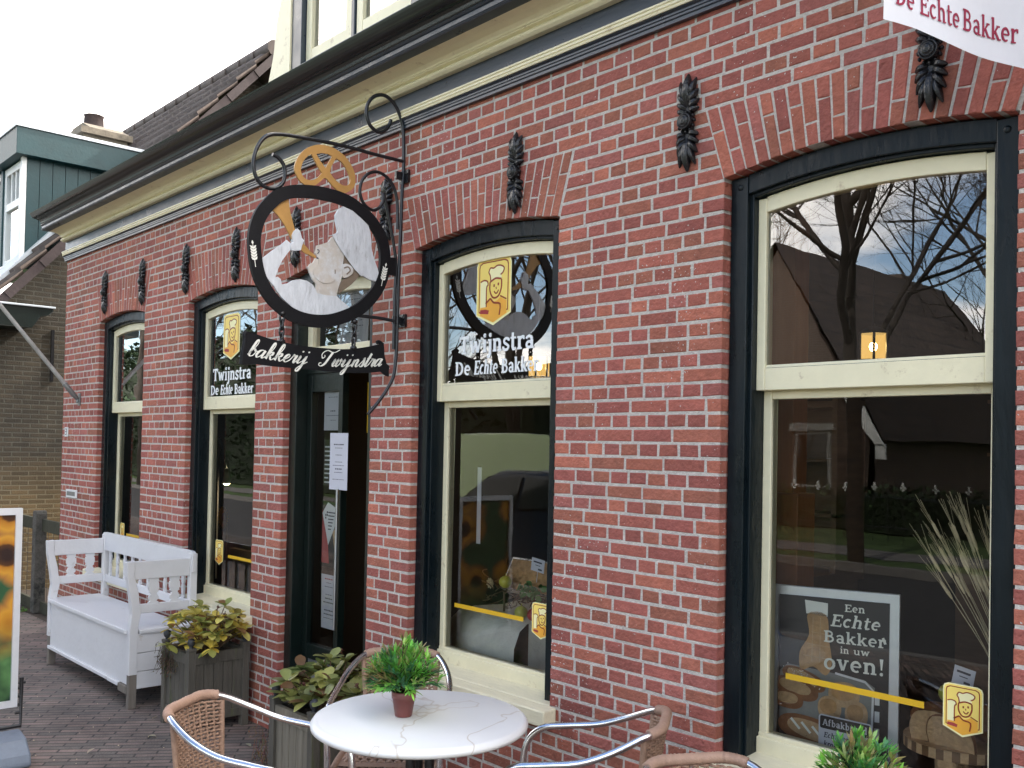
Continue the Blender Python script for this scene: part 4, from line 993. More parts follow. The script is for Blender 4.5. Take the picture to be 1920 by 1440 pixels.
def shrub(name,label,c,rad,hgt,nst,seed,pal,buds=4,Lf=.062):
    q=random.Random(seed); t=thing(name,label,'plant',c); st=MB(); fo=MB(); heads=[]; c=Vector((0,0,0))
    for i in range(nst):
        a=q.uniform(0,2*PI); rr=rad*q.random()**.4; tip=Vector((rr*math.cos(a),rr*math.sin(a),hgt*(.25+.75*q.random())*(1-.45*(rr/rad)**2)))
        b=Vector((tip.x*.25,tip.y*.25,-.02)); mid=(b+tip)/2+Vector((q.uniform(-.02,.02),q.uniform(-.02,.02),.02))
        st.tube(smooth([b,mid,tip],3),[.0042]*3+[.003]*4,5)
        nl=q.randint(6,9); ph=q.random()*6
        cc=q.choice(pal)
        for j in range(nl):
            an=ph+2*PI*j/nl+q.uniform(-.25,.25); el=q.uniform(-.45,.95)
            d=Vector((math.cos(an)*math.cos(el),math.sin(an)*math.cos(el),math.sin(el))); kk=q.uniform(.75,1.2); cx=q.choice(pal) if q.random()<.3 else cc
            leafm(fo,tip,d,Vector((0,0,1)),Lf*q.uniform(.7,1.25),Lf*.33,tuple(v*kk for v in cx),q.uniform(.05,.45),q.uniform(.05,.3),obl=True)
        if i<buds: 
            bd=MB(); e=tip+Vector((q.uniform(-.03,.03),q.uniform(-.03,.03),.05)); bd.tube([tip,e],.0022,5)
            for j in range(6): bd.ball(tuple(e+Vector((q.uniform(-.008,.008),q.uniform(-.008,.008),q.uniform(-.004,.010)))),.005,n=6)
            for j in range(5):
                dd=Vector((q.uniform(-1,1),q.uniform(-1,1),q.uniform(0,1))).normalized(); bd.tube([e,e+dd*.018],.0009,4)
            heads.append(bd)
    st.build('stems',M['twig'],t); fo.build('foliage',M['leaf'],t)
    for bd in heads: bd.build('seed_head',M['redbud'],t)
    return t
M['redbud']=mat('dry red seed head',(.09,.03,.02),.8,.3,40)
PY=[(.80,.66,.15),(.26,.14,.06),(.70,.62,.17),(.66,.55,.12),(.36,.37,.10),(.70,.55,.10),(.27,.31,.08),(.42,.38,.14)]
PG=[(.20,.11,.05),(.34,.36,.12),(.40,.40,.12),(.26,.29,.10),(.15,.20,.06),(.32,.31,.10),(.24,.25,.11)]
GP='square wooden planters by the entrance'
planter('wooden_planter','greenish grey square planter beside the white bench',-5.378,-.405,.36,.44,(M['planter'],M['planter']),GP)
planter('wooden_planter','square planter with front boards coloured as lit beside the marble table',-3.965,-.49,.375,.42,(M['planter'],M['planterlit']),GP)
shrub('shrub','yellowing leathery leaved shrub in the planter by the bench',(-5.20,-.225,.42),.225,.27,64,3,PY,9,.066)
shrub('shrub','green leathery leaved shrub in the planter by the doorway',(-3.765,-.285,.40),.23,.22,50,11,PG,4,.078)
def trailing(name,label,c,seed,n,colr,box):
    q=random.Random(seed); k=MB()
    for i in range(n):
        x=q.uniform(box[0],box[1]); y=q.uniform(box[2],box[3]); z=q.uniform(box[4],box[5])
        P=[Vector((x,y,z))]
        for j in range(4): P.append(P[-1]+Vector((q.uniform(-.02,.02),q.uniform(-.02,.01),q.uniform(-.04,.005))))
        cc=tuple(v*q.uniform(.5,1.3) for v in colr); k.tube(P,.0013,4,col=cc)
        for p in P[1:]:
            d=Vector((q.uniform(-1,1),q.uniform(-1,1),q.uniform(-1,.6))); leafm(k,p,d,Vector((0,0,1)),q.uniform(.010,.02),.004,tuple(v*q.uniform(.5,1.4) for v in colr),.2,.2,seg=2)
    return tag(k.build(name,M['leaf']),label,'plant')
trailing('trailing_plant','withered brown creeper spilling over the left edge of the bench side planter',None,5,120,(.13,.095,.055),(-5.40,-5.20,-.43,-.33,.36,.46))
trailing('dry_weed','dry brown weed stalks on the ground between the two planters',None,8,26,(.22,.13,.07),(-4.42,-4.32,-.34,-.26,.05,.20))

# ------------------------------------------------------------------ marble bistro table, pots
M['marble']=None
def marble():
    m=mat('white marble laminate',(.78,.79,.79),.33,.03,4); nt=m.node_tree; N=nt.nodes; L=nt.links; b=[n for n in N if n.type=='BSDF_PRINCIPLED'][0]
    tc=N.new('ShaderNodeTexCoord'); n1=N.new('ShaderNodeTexNoise'); n1.inputs['Scale'].default_value=1.5; n1.inputs['Detail'].default_value=4; n1.inputs['Distortion'].default_value=.5; L.new(tc.outputs['Object'],n1.inputs[0])
    s=N.new('ShaderNodeMath'); s.operation='SUBTRACT'; s.inputs[1].default_value=.5; L.new(n1.outputs[0],s.inputs[0]); a=N.new('ShaderNodeMath'); a.operation='ABSOLUTE'; L.new(s.outputs[0],a.inputs[0])
    r=N.new('ShaderNodeMapRange'); r.inputs[1].default_value=0; r.inputs[2].default_value=.0055; r.inputs[3].default_value=1; r.inputs[4].default_value=0; L.new(a.outputs[0],r.inputs[0])
    n2=N.new('ShaderNodeTexNoise'); n2.inputs['Scale'].default_value=3; L.new(tc.outputs['Object'],n2.inputs[0]); mu=N.new('ShaderNodeMath'); mu.operation='MULTIPLY'; L.new(r.outputs[0],mu.inputs[0]); L.new(n2.outputs[0],mu.inputs[1])
    src=b.inputs['Base Color'].links[0].from_socket; mx=N.new('ShaderNodeMix'); mx.data_type='RGBA'; L.new(mu.outputs[0],mx.inputs[0]); L.new(src,mx.inputs[6]); mx.inputs[7].default_value=(.42,.33,.22,1); L.new(mx.outputs[2],b.inputs['Base Color'])
    # worn brownish rim
    sp=N.new('ShaderNodeSeparateXYZ'); L.new(tc.outputs['Object'],sp.inputs[0]); 
    rr=N.new('ShaderNodeMapRange'); rr.inputs[1].default_value=.716; rr.inputs[2].default_value=.700; rr.inputs[3].default_value=0; rr.inputs[4].default_value=.75; L.new(sp.outputs[2],rr.inputs[0])
    m2=N.new('ShaderNodeMath'); m2.operation='MULTIPLY'; L.new(rr.outputs[0],m2.inputs[0]); n5=N.new('ShaderNodeTexNoise'); n5.inputs['Scale'].default_value=11; L.new(tc.outputs['Object'],n5.inputs[0]); L.new(n5.outputs[0],m2.inputs[1])
    my=N.new('ShaderNodeMix'); my.data_type='RGBA'; L.new(m2.outputs[0],my.inputs[0]); L.new(mx.outputs[2],my.inputs[6]); my.inputs[7].default_value=(.44,.36,.25,1); L.new(my.outputs[2],b.inputs['Base Color'])
    return m
M['marble']=marble()
def table(loc,label,group):
    t=thing('bistro_table',label,'table',loc,0,group)
    k=MB(); k.lathe([(0,.731),(.322,.731),(.326,.7295),(.331,.7305),(.340,.726),(.347,.716),(.346,.706),(.338,.700),(.325,.697),(0,.697)],n=72); k.build('tabletop',M['marble'],t)
    k=MB(); k.lathe([(.0,.697),(.11,.697),(.11,.688),(.05,.68)],n=20)
    for i in range(3):
        a=2*PI*i/3+.5; k.tube([(.035*math.cos(a),.035*math.sin(a),.69),(.035*math.cos(a),.035*math.sin(a),.12)],.016,10)
    for z in (.66,.40,.14): k.lathe([(.03,z-.012),(.062,z-.012),(.066,z),(.062,z+.012),(.03,z+.012)],n=18)
    k.build('pedestal',M['asphaltdk'],t)
    for i in range(4):
        a=2*PI*i/4+.3; k=MB(); c,s=math.cos(a),math.sin(a); k.tube([(r*c,r*s,z) for r,z in smooth([(.03,.15),(.12,.12),(.22,.05),(.28,.02)],3)],.016,8); k.ball((.285*c,.285*s,.012),.022,.022,.012,8); k.build('foot',M['asphaltdk'],t)
    return t
GT='white marble topped bistro tables'
TX,TY=-2.475,-.765
table((TX,TY,0),'round white marble bistro table with an ochre veined top',GT)
def potplant(loc,label,seed,rad=.112,h=.165,nst=125):
    q=random.Random(seed); t=thing('pot_plant',label,'potted plant',loc,0,'small grass plants in pots on the tables')
    k=MB(); k.lathe([(0,.001),(.026,.001),(.0275,.004),(.0365,.058),(.0385,.0585),(.0395,.080),(.0375,.081),(.036,.066),(0,.064)],n=28); k.build('pot',M['pot'],t)
    f=MB(); st=MB()
    for i in range(nst):
        a=q.uniform(0,2*PI); e=math.acos(q.uniform(.02,1))*.98; R_=q.uniform(.75,1.0)
        tip=Vector((rad*R_*math.sin(e)*math.cos(a),rad*R_*math.sin(e)*math.sin(a),.075+h*R_*(math.cos(e)*.92+.10)))
        b=Vector((q.uniform(-.02,.02),q.uniform(-.02,.02),.062)); mid=(b*.45+tip*.55)+Vector((0,0,.012)); P=smooth([b,mid,tip],4); st.tube(P,.0011,4)
        kk=q.uniform(.75,1.45); base=q.choice([(.16,.42,.06),(.11,.32,.07),(.25,.52,.09),(.07,.22,.09),(.32,.44,.13),(.26,.24,.09)])
        for j in range(2,len(P)):
            for w in range(2 if j<len(P)-1 else 4):
                d=(Vector(P[j])-Vector(P[j-1])).normalized()+Vector((q.uniform(-1,1),q.uniform(-1,1),q.uniform(-.5,.7)))*.75
                leafm(f,Vector(P[j]),d,Vector((q.uniform(-.3,.3),q.uniform(-.3,.3),1)),q.uniform(.026,.046),.0043,tuple(v*kk*q.uniform(.8,1.2) for v in base),q.uniform(0,.3),.15,seg=3)
    st.build('stems',M['bamboo'],t); f.build('foliage',M['bamboo'],t)
    return t
potplant((-2.508,-.808,.731),'small green grass plant in a brown pot on the marble table',1)
potplant((-1.07,-.585,.731),'green grass plant rising at the bottom edge before the right window',2,.10,.155,95)
table((-.86,-.74,0),'second marble table below the right window carrying the cut off plant',GT)
# ------------------------------------------------------------------ aluminium and wicker chairs (facing +x)
def chair_arm(s): return smooth([(-.235,s*.05,.762),(-.225,s*.11,.760),(-.185,s*.155,.748),(-.10,s*.195,.708),(.0,s*.212,.672),(.12,s*.215,.655),(.20,s*.212,.640),(.250,s*.206,.585),(.262,s*.200,.48),(.268,s*.195,.25),(.275,s*.19,.0)],4)
def make_chair(label,group):
    t=thing('wicker_chair',label,'chair',(0,0,0),0,group)
    for s in (-1,1):
        k=MB(); P=chair_arm(s); k.tube(P[5:],.0115,12); k.build('arm',M['alu'],t)
        k=MB(); k.tube(smooth([(-.20,s*.13,.44),(-.225,s*.145,.30),(-.275,s*.165,.0)],4),.011,10); k.build('rear_leg',M['alu'],t)
    # wrapped top rail (real winding)
    k=MB(); P=[Vector(p) for p in chair_arm(-1)[:8][::-1]]+[Vector(p) for p in chair_arm(1)[1:8]]
    P=[Vector((p[0],p[1],p[2])) for p in smooth([tuple(p) for p in P[::2]],18)]
    k.tube(P,[.0155+.0016*math.sin(i*PI*.9) for i in range(len(P))],12); k.build('top_rail',M['wrap'],t)
    # woven back: horizontal strands over uprights
    def back(u,v):                       # u -1..1, v 0..1
        half=.150-.022*(1-v)
        x=-.235+.050*(u*u)*(.45+.55*v)-.0+ .045*(1-v)
        return Vector((x,half*u,.47+.278*v-.012*u*u*v))
    k=MB(); nr=24
    for r in range(nr):
        v=r/(nr-1)*.985; pts=[]
        for i in range(45):
            u=-1+2*i/44; p=back(u,v); ph=(i*.5*PI)+(PI if r%2 else 0)
            p.x+=.0055*math.sin(ph); p.z+=.0015*math.cos(ph*1.7+r); pts.append(p)
        k.tube(pts,.0042,5,cap=False)
    for i in range(12):
        u=-1+2*i/11; k.tube([back(u,j/6) for j in range(7)],.0042 if 0<i<11 else .010,6)
    k.build('back_weave',M['wicker'],t)
    k=MB()
    for r in range(26):
        x=-.185+.385*r/25; pts=[]; w=.165+.02*(r/25)
        for i in range(49):
            u=-1+2*i/48; z=.452-.028*max(0,abs(u)-.82)/.18-(.03*max(0,r/25-.85)/.15)-.006*(1-u*u); pts.append((x,w*u,z+.005*math.sin(i*.5*PI+(PI if r%2 else 0))))
        k.tube(pts,.0068,5,cap=False)
    rows=[[(-.19+.40*i/6,(.165+.02*i/6)*(-1+2*j/6)*.98,.440) for j in range(7)] for i in range(7)]; k.grid(rows,0,True)
    k.tube(smooth([(-.185,-.165,.44),(.19,-.185,.435),(.215,-.15,.422),(.215,.15,.422),(.19,.185,.435),(-.185,.165,.44),(-.19,0,.44),(-.185,-.165,.44)],6),.014,8)
    k.build('seat',M['wicker'],t)
    k=MB()
    for s in (-1,1): k.tube([(-.215,s*.14,.40),(.262,s*.198,.40)],.009,8)
    k.tube([(.262,-.198,.40),(.262,.198,.40)],.009,8); k.build('seat_frame',M['alu'],t)
    return t
GC='wicker and aluminium chairs around the tables'
ch0=make_chair('wicker chair in front at the left of the marble table seen from its back corner',GC)
def place(mx,my,fdeg,label,first=False):
    f=R(fdeg); loc=(mx+.185*math.cos(f),my+.185*math.sin(f),0)
    if first: ch0.location=loc; ch0.rotation_euler=(0,0,f); return ch0
    return dup(ch0,loc,f,label,GC)
place(-2.935,-1.30,36,None,True)
place(-3.145,-.358,-43,'wicker chair behind the marble table partly hidden by the grass plant')
place(-1.92,-.295,214,'wicker chair at the right of the marble table against the bare brick wall')
place(-1.555,-.527,-30,'wicker chair at the bottom edge whose rounded back just shows')

# ------------------------------------------------------------------ sunflower advertising stand
ad=thing('poster_stand','silver framed sunflower poster on a wheeled grey base','poster stand',(-5.1,-1.75,0)); IA=Matrix.Translation(-ad.location)
def ap(mb,n,m,par=None,bev=0):
    o=mb.build(n,m,par or ad,bevel=bev)
    if par is None: o.matrix_parent_inverse=IA
    return o
ax=-5.10; ay1=-1.238; ay0=-1.74; az0,az1=.285,1.252
k=MB()
for a,b,c,d in ((ay0,ay1,az1-.032,az1),(ay0,ay1,az0,az0+.032),(ay0,ay0+.030,az0+.032,az1-.032),(ay1-.030,ay1,az0+.032,az1-.032)): k.box(ax-.02,ax+.012,a,b,c,d)
af=ap(k,'frame',M['silver'],None,.006)
def sunflower_mat():
    m=bpy.data.materials.new('sunflower print'); m.use_nodes=True; nt=m.node_tree; N=nt.nodes; L=nt.links; b=N['Principled BSDF']; b.inputs['Roughness'].default_value=.25
    tc=N.new('ShaderNodeTexCoord'); mp=N.new('ShaderNodeMapping'); mp.inputs['Scale'].default_value=(0,1,1); L.new(tc.outputs['Object'],mp.inputs[0])
    v=N.new('ShaderNodeTexVoronoi'); v.inputs['Scale'].default_value=4.6; v.inputs['Randomness'].default_value=.75; L.new(mp.outputs[0],v.inputs[0])
    n=N.new('ShaderNodeTexNoise'); n.inputs['Scale'].default_value=14; L.new(mp.outputs[0],n.inputs[0]); ad_=N.new('ShaderNodeMath'); ad_.operation='MULTIPLY_ADD'; L.new(n.outputs[0],ad_.inputs[0]); ad_.inputs[1].default_value=.14; L.new(v.outputs['Distance'],ad_.inputs[2])
    cr=N.new('ShaderNodeValToRGB'); e=cr.color_ramp.elements; e[0].position=.20; e[0].color=(.025,.012,.01,1); e[1].position=.68; e[1].color=(.03,.09,.04,1)
    for p,c in ((.30,(.08,.03,.01,1)),(.34,(.40,.16,.02,1)),(.46,(.56,.28,.035,1)),(.56,(.36,.16,.04,1))):
        q=e.new(p); q.color=c
    L.new(ad_.outputs[0],cr.inputs[0])
    sp=N.new('ShaderNodeSeparateXYZ'); L.new(tc.outputs['Object'],sp.inputs[0]); r=N.new('ShaderNodeMapRange'); r.inputs[1].default_value=.72; r.inputs[2].default_value=.50; L.new(sp.outputs[2],r.inputs[0])
    n2=N.new('ShaderNodeTexNoise'); n2.inputs['Scale'].default_value=9; L.new(mp.outputs[0],n2.inputs[0]); c2=N.new('ShaderNodeValToRGB'); c2.color_ramp.elements[0].color=(.012,.03,.02,1); c2.color_ramp.elements[0].position=.35; c2.color_ramp.elements[1].color=(.10,.22,.08,1); c2.color_ramp.elements[1].position=.7; L.new(n2.outputs[0],c2.inputs[0])
    mx=N.new('ShaderNodeMix'); mx.data_type='RGBA'; L.new(r.outputs[0],mx.inputs[0]); L.new(cr.outputs[0],mx.inputs[6]); L.new(c2.outputs[0],mx.inputs[7]); L.new(mx.outputs[2],b.inputs['Base Color']); return m
k=MB(); k.face([(ax-.002,ay0+.025,az0+.026),(ax-.002,ay1-.025,az0+.026),(ax-.002,ay1-.025,az1-.026),(ax-.002,ay0+.025,az1-.026)]); ap(k,'poster',sunflower_mat())
k=MB(); k.box(ax-.03,ax-.021,ay0+.01,ay1-.01,az0+.01,az1-.01); ap(k,'back_board',M['dkplastic'])
k=MB(); k.tube([(ax-.01,ay1+.022,.42),(ax-.01,ay1+.022,.185),(ax-.01,ay0+.1,.185)],.011,8); k.tube([(ax-.01,ay1-.01,.395),(ax-.01,ay1+.04,.395)],.007,8)
for z in (.25,.29,.33,.37): k.tube([(ax-.01,ay1-.004,z),(ax-.01,ay1+.022,z)],.008,8)
ap(k,'spring_bracket',M['dkplastic'])
k=MB(); bm=lambda u,v,w: Vector((ax+.02+u,ay1-.40+w,v))
k.slab([[(-.24,.01),(.10,.01),(.112,.03),(.10,.075),(.03,.13),(-.10,.15),(-.2,.12)]],.44,bm); ap(k,'base',M['grbase'],None,.014)
k=MB(); k.lathe([(0,-.015),(.035,-.015),(.04,0),(.035,.015),(0,.015)],(ax-.18,ay1+.03,.04),16,axis='y'); ap(k,'wheel',M['tyre'])
# ------------------------------------------------------------------ alley fence
fe=thing('alley_fence','low fence of old posts with mossy boards and wire mesh beside the bakery','fence',(-9.4,.1,0)); IF=Matrix.Translation(-fe.location)
def fpz(mb,n,m,bev=0):
    o=mb.build(n,m,fe,bevel=bev); o.matrix_parent_inverse=IF; return o
for x in (-9.42,-11.2):
    k=MB(); h=.90; k.box(x-.05,x+.05,.06,.16,0,h); k.slab([[(x-.05,h),(x+.05,h),(x+.035,h+.03),(x-.035,h+.03)]],.1,wall_map(.16)); fpz(k,'post',M['concrete'],.008)
for a,b in ((.745,.855),(.0,.105)): 
    k=MB(); k.box(-11.3,-8.52,.115,.145,a,b); fpz(k,'board',M['rail'],.004)
k=MB()
for i in range(19): 
    x=-11.25+2.7*i/18; k.tube([(x,.15,.1),(x,.15,.76)],.0022,4)
for j in range(7): k.tube([(-11.25,.15,.14+.09*j),(-8.55,.15,.14+.09*j)],.0022,4)
fpz(k,'mesh',M['wire'])
k=MB(); q=random.Random(4)
for i in range(70):
    b=Vector((q.uniform(-9.75,-9.5),q.uniform(-.02,.06),.0)); leafm(k,b,Vector((q.uniform(-1,1),q.uniform(-1,1),q.uniform(.3,1))),Vector((0,0,1)),q.uniform(.02,.05),.008,(.09*q.uniform(.6,1.3),.17*q.uniform(.6,1.3),.03),.4,.1,seg=3)
tag(k.build('weed',M['leaf']),'low green weed growing at the foot of the fence post','plant')
# ------------------------------------------------------------------ neighbouring house
NX=-10.9; SL=1.142
nh=thing('neighbour_house','dark weathered brick house with brown tiled roof and teal dormer','house',(NX,2,0)); IN=Matrix.Translation(-nh.location)
def npz(mb,n,m,par=None,bev=0):
    o=mb.build(n,m,par or nh,bevel=bev)
    if par is None: o.matrix_parent_inverse=IN
    return o
zr=lambda y: 3.137+SL*(y-.091)
RY=2.87; RZ=zr(RY)
k=MB(); k.slab([[(-.45,-.05),(6.2,-.05),(6.2,2.5),(RY,RZ-.15),(-.45,zr(-.45)-.15)]],.25,lambda u,v,w: Vector((NX-.25+w,u,v)))
k.box(-17,NX-.25,-.45,-.20,-.05,2.4)
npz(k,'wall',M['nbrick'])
SK=.42
k=MB(); rows=[]; ncol=30; per=8; x0,x1=-17.2,NX+.10
ncr=16; sl=Vector((0,1,SL)).normalized(); nn=Vector((0,-SL,1)).normalized(); Ls=math.hypot(RY+.62,SL*(RY+.62))
for i in range(ncr):
    for e in (0,.97):
        s=Ls*(i+e)/ncr; row=[]
        for j in range(ncol*per+1):
            x=x0+(x1-x0)*j/(ncol*per)+SK*(s/Ls)*(j/(ncol*per)); ph=(j%per)/per; wv=.028*(math.sin(2*PI*ph)+.35*math.sin(4*PI*ph+.6))
            P=Vector((x,-.62,zr(-.62)))+sl*s+nn*(wv+.035*(1-e)+.004*math.sin(j*1.7+i*2.3)); row.append(P)
        rows.append(row)
k.grid(rows,0,True)
k.face([(x0,RY,RZ-.05),(x1+SK,RY,RZ-.05),(x1,6.5,2.2),(x0,6.5,2.2)])
rf=npz(k,'roof',M['tile'])
k=MB()
for i in range(18):
    x=x1+SK-.38*i; k.tube([(x,RY,RZ+.0),(x-.40,RY,RZ+.02)],[.10,.085],10)
npz(k,'ridge_tiles',M['tile'],rf)
k=MB()
for i in range(11):
    a=Vector((NX+.07+SK*i/11,-.58,zr(-.58)))+sl*(Ls*i/11); b=a+sl*(Ls/11*1.03)+Vector((SK/11,0,0)); d=nn*-.03
    lift=nn*.02
    k.face([a-nn*.12,b-nn*.12-lift*0,b+d,a+d]); k.face([a-nn*.12+Vector((.05,0,0)),b-nn*.12+Vector((.035,0,0)),b+d+Vector((.035,0,0)),a+d+Vector((.05,0,0))]); 
    k.face([a-nn*.12,a+d,a+d+Vector((.05,0,0)),a-nn*.12+Vector((.05,0,0))]); k.face([a-nn*.12,a-nn*.12+Vector((.05,0,0)),b-nn*.12+Vector((.035,0,0)),b-nn*.12]); k.face([a+d,b+d,b+d+Vector((.035,0,0)),a+d+Vector((.05,0,0))])
npz(k,'verge_board',M['verge'],rf)
# dormer
DX=-11.1; dyf=.33
k=MB(); z0,z1=3.40,4.62
kk=11
for i in range(kk):
    a=dyf+.04+(1.45)*i/kk; b=a+1.45/kk-.006; k.box(DX-.03,DX,a,b,z0,z1)
k.box(DX-3.2,DX-.031,dyf+.07,2.0,z0+.3,z1-.02)
dm=npz(k,'dormer',M['teal'])
k=MB(); k.box(DX-3.4,DX+.10,dyf-.095,2.0,4.60,4.885); npz(k,'fascia',M['teal'],dm,.004)
k=MB(); k.box(DX-3.43,DX+.115,dyf-.11,2.0,4.887,4.925); npz(k,'roof_edge',M['zinc'],dm,.004)
k=MB(); k.box(DX-.055,DX+.004,dyf-.012,dyf+.036,3.42,4.60); k.box(DX-3.2,DX+.01,dyf-.06,dyf+.03,3.42,3.47); npz(k,'corner_board',M['whitefr'],dm,.003)
for j in range(3):
    X1=DX-.06-.72*j; X0=X1-.62
    k=MB()
    for a,b in ((X0,X0+.07),(X1-.07,X1)): k.box(a,b,dyf,dyf+.05,3.475,4.58)
    for a,b in ((3.475,3.55),(4.10,4.18),(4.50,4.58)): k.box(X0+.07,X1-.07,dyf+.002,dyf+.05,a,b)
    for q in range(1,3): k.box(X0+.07+(X1-X0-.14)*q/3-.012,X0+.07+(X1-X0-.14)*q/3+.012,dyf+.01,dyf+.04,4.18,4.50)
    w=npz(k,'window',M['whitefr'],dm,.003) if False else None
    o_=k.build('window',M['whitefr'],dm,bevel=.003)
    k=MB(); k.box(X0-.09,X0-.005,dyf-.02,dyf+.05,3.475,4.58); k.build('mullion',M['teal'],dm)
    p=MB(); p.face([(X0+.05,dyf+.03,3.53),(X1-.05,dyf+.03,3.53),(X1-.05,dyf+.03,4.55),(X0+.05,dyf+.03,4.55)]); p.face([(X0+.05,dyf+.06,3.53),(X1-.05,dyf+.06,3.53),(X1-.05,dyf+.06,4.12),(X0+.05,dyf+.06,4.12)],1); p.build('pane',[M['glassold'],M['lace']],dm)
k=MB(); k.face([(DX+.03,-.35,zr(-.35)+.10),(DX+.03,1.5,zr(1.5)+.10),(DX-.08,1.5,zr(1.5)+.16),(DX-.08,-.35,zr(-.35)+.16)]); k.face([(DX+.03,-.35,zr(-.35)+.10),(DX+.03,1.5,zr(1.5)+.10),(DX+.03,1.5,zr(1.5)+.03),(DX+.03,-.35,zr(-.35)+.03)]); npz(k,'flashing',M['zinc'],dm)
k=MB(); cy=1.7; cc=on_y(175,262,cy); w=.40
k.box(cc.x-w,cc.x+w,cy-.25,cy+.3,3.5,cc.z-.02); k.box(cc.x-w-.05,cc.x+w+.05,cy-.3,cy+.35,cc.z-.06,cc.z+.02)
k.slab([[(cc.x-w-.05,cc.z+.02),(cc.x+w+.05,cc.z+.02),(cc.x+w*.45,cc.z+.14),(cc.x-w*.45,cc.z+.14)]],.5,wall_map(cy+.3)); chm=npz(k,'chimney',M['chimney'],rf)
k=MB(); k.lathe([(.13,cc.z+.12),(.12,cc.z+.30),(.13,cc.z+.31),(.10,cc.z+.31),(0,cc.z+.29)],(cc.x,cy,0),16); npz(k,'chimney_pot',M['verge'],rf)
# side canopy on the neighbour's wall
k=MB(); k.slab([[(-1.2,2.93),(.50,2.93),(.50,2.90),(.46,2.86),(.38,2.84),(.30,2.72),(-1.2,2.72)]],.38,lambda u,v,w: Vector((NX+.0+w,u,v))); k.box(NX-.01,NX+.40,-1.25,.52,2.93,2.95,1)
npz(k,'canopy',[M['dkgreen'],M['zinc']],None,.004)
k=MB(); k.box(NX+.001,NX+.02,.60,.63,2.2,2.75); npz(k,'wall_tie',M['iron'])
# ------------------------------------------------------------------ shop window displays
po=thing('bread_poster','black bread poster with white lettering in a silver frame inside the right window','poster',(-1.70,.38,.8)); IP=Matrix.Translation(-po.location)
Pa=Vector((-1.835,.245,0)); Pd=Vector((-1.835+.395+.0,.245+.13,0))-Pa; PW=Pd.length; Pd.normalize(); Pn=Vector((Pd.y,-Pd.x,0))
pm=lambda u,v,w: Pa+Pd*u+Vector((0,0,v))+Pn*w
def pz(mb,n,m,par=None,bev=0):
    o=mb.build(n,m,par or po,bevel=bev)
    if par is None: o.matrix_parent_inverse=IP
    return o
PZ0,PZ1=.45,1.150; fwid=.030
k=MB(); k.slab([[(0,PZ0),(PW,PZ0),(PW,PZ1),(0,PZ1)],[(fwid,PZ0+fwid),(PW-fwid,PZ0+fwid),(PW-fwid,PZ1-fwid),(fwid,PZ1-fwid)]],.022,pm); pz(k,'frame',M['silver'],None,.006)
k=MB(); k.slab([[(.02,PZ0+.02),(PW-.02,PZ0+.02),(PW-.02,PZ1-.02),(.02,PZ1-.02)]],.006,pm)
pr_=pz(k,'print',M['posterblack'])
k=MB(); cxx=PW*.665
def ctext(s,zb,hh,ww,sh=0,wk=1.): slab_text(k,s,lambda u,v,w: pm(u,v,w+.0075),cxx-ww/2,zb,hh,ww,shear=sh,sp=.04,wk=wk)
ctext('Een',1.078,.024,.066); ctext('Echte',1.026,.040,.158,.22); ctext('Bakker',.972,.038,.198); ctext('in uw',.943,.019,.092) if False else None
slab_text(k,'in',lambda u,v,w: pm(u,v,w+.0075),cxx-.046,.940,.022,.030,sp=.04); slab_text(k,'uw',lambda u,v,w: pm(u,v,w+.0075),cxx-.003,.940,.022,.052,sp=.04)
ctext('oven!',.882,.052,.196)
k.ribbon([(PW-fwid-.022,1.005),(PW-fwid-.014,.985)],.008,.0005,pm,0,.0075)
pz(k,'lettering',M['letter'],pr_)
def bread(cu,cv,ru,rv,ang,m1,n=26):
    P=[]
    for i in range(n):
        t=2*PI*i/n; x=ru*math.copysign(abs(math.cos(t))**.85,math.cos(t)); y=rv*math.copysign(abs(math.sin(t))**.85,math.sin(t)); P.append((cu+x*math.cos(ang)-y*math.sin(ang),cv+x*math.sin(ang)+y*math.cos(ang)))
    return P
k=MB(); L_=.0065
k.slab([[(.035,.70),(PW-.085,.70),(PW-.075,.84),(PW-.11,.862),(.06,.885),(.035,.86)]],.0003,pm,3,off=.0062)
k.ribbon([(PW-.085,.60),(PW-.08,.83),(PW-.105,.855),(PW-.2,.872)],.007,.0002,pm,4,off=.0067)
for i in range(4): k.slab([[(PW-.075,.62+.055*i),(PW-.06,.62+.055*i),(PW-.06,.655+.055*i),(PW-.075,.655+.055*i)]],.0002,pm,4,off=.0067)
k.slab([smooth([(.105,.87),(.10,.93),(.13,.99),(.125,1.06),(.185,1.06),(.195,.98),(.205,.90),(.185,.86),(.145,.885)],4,True)],.0003,pm,2,off=.0066)
k.slab([[(.12,1.06),(.19,1.055),(.19,1.10),(.115,1.105)]],.0003,pm,5,off=.0066)
for i in range(3): k.ribbon([(.112+.012*i,.92+.04*i),(.198,.915+.04*i)],.003,.0002,pm,1,off=.0072)
for i in range(2): k.ribbon([(.14+.026*i,.90),(.143+.024*i,1.05)],.003,.0002,pm,1,off=.0073)
for j,(cu,cv,ru,rv,an,mi) in enumerate(((.115,.840,.075,.030,-.35,0),(.09,.805,.075,.034,-.25,0),(.245,.805,.05,.042,0,1),(.20,.755,.038,.040,0,1),(.285,.745,.036,.044,0,1),(.065,.765,.05,.03,-.1,0),(.155,.665,.125,.048,-.22,0),(.25,.60,.07,.035,-.5,1))):
    k.slab([bread(cu,cv,ru,rv,an,mi)],.0003,pm,mi,off=.0075+.0006*j); k.slab([bread(cu-.004,cv+.006,ru*.72,rv*.62,an,mi)],.0002,pm,2 if mi==1 else 1,off=.0079+.0006*j)
for i in range(5): k.ribbon([(.075+.035*i,.705-.009*i),(.105+.035*i,.672-.009*i)],.008,.0002,pm,5,off=.0125)
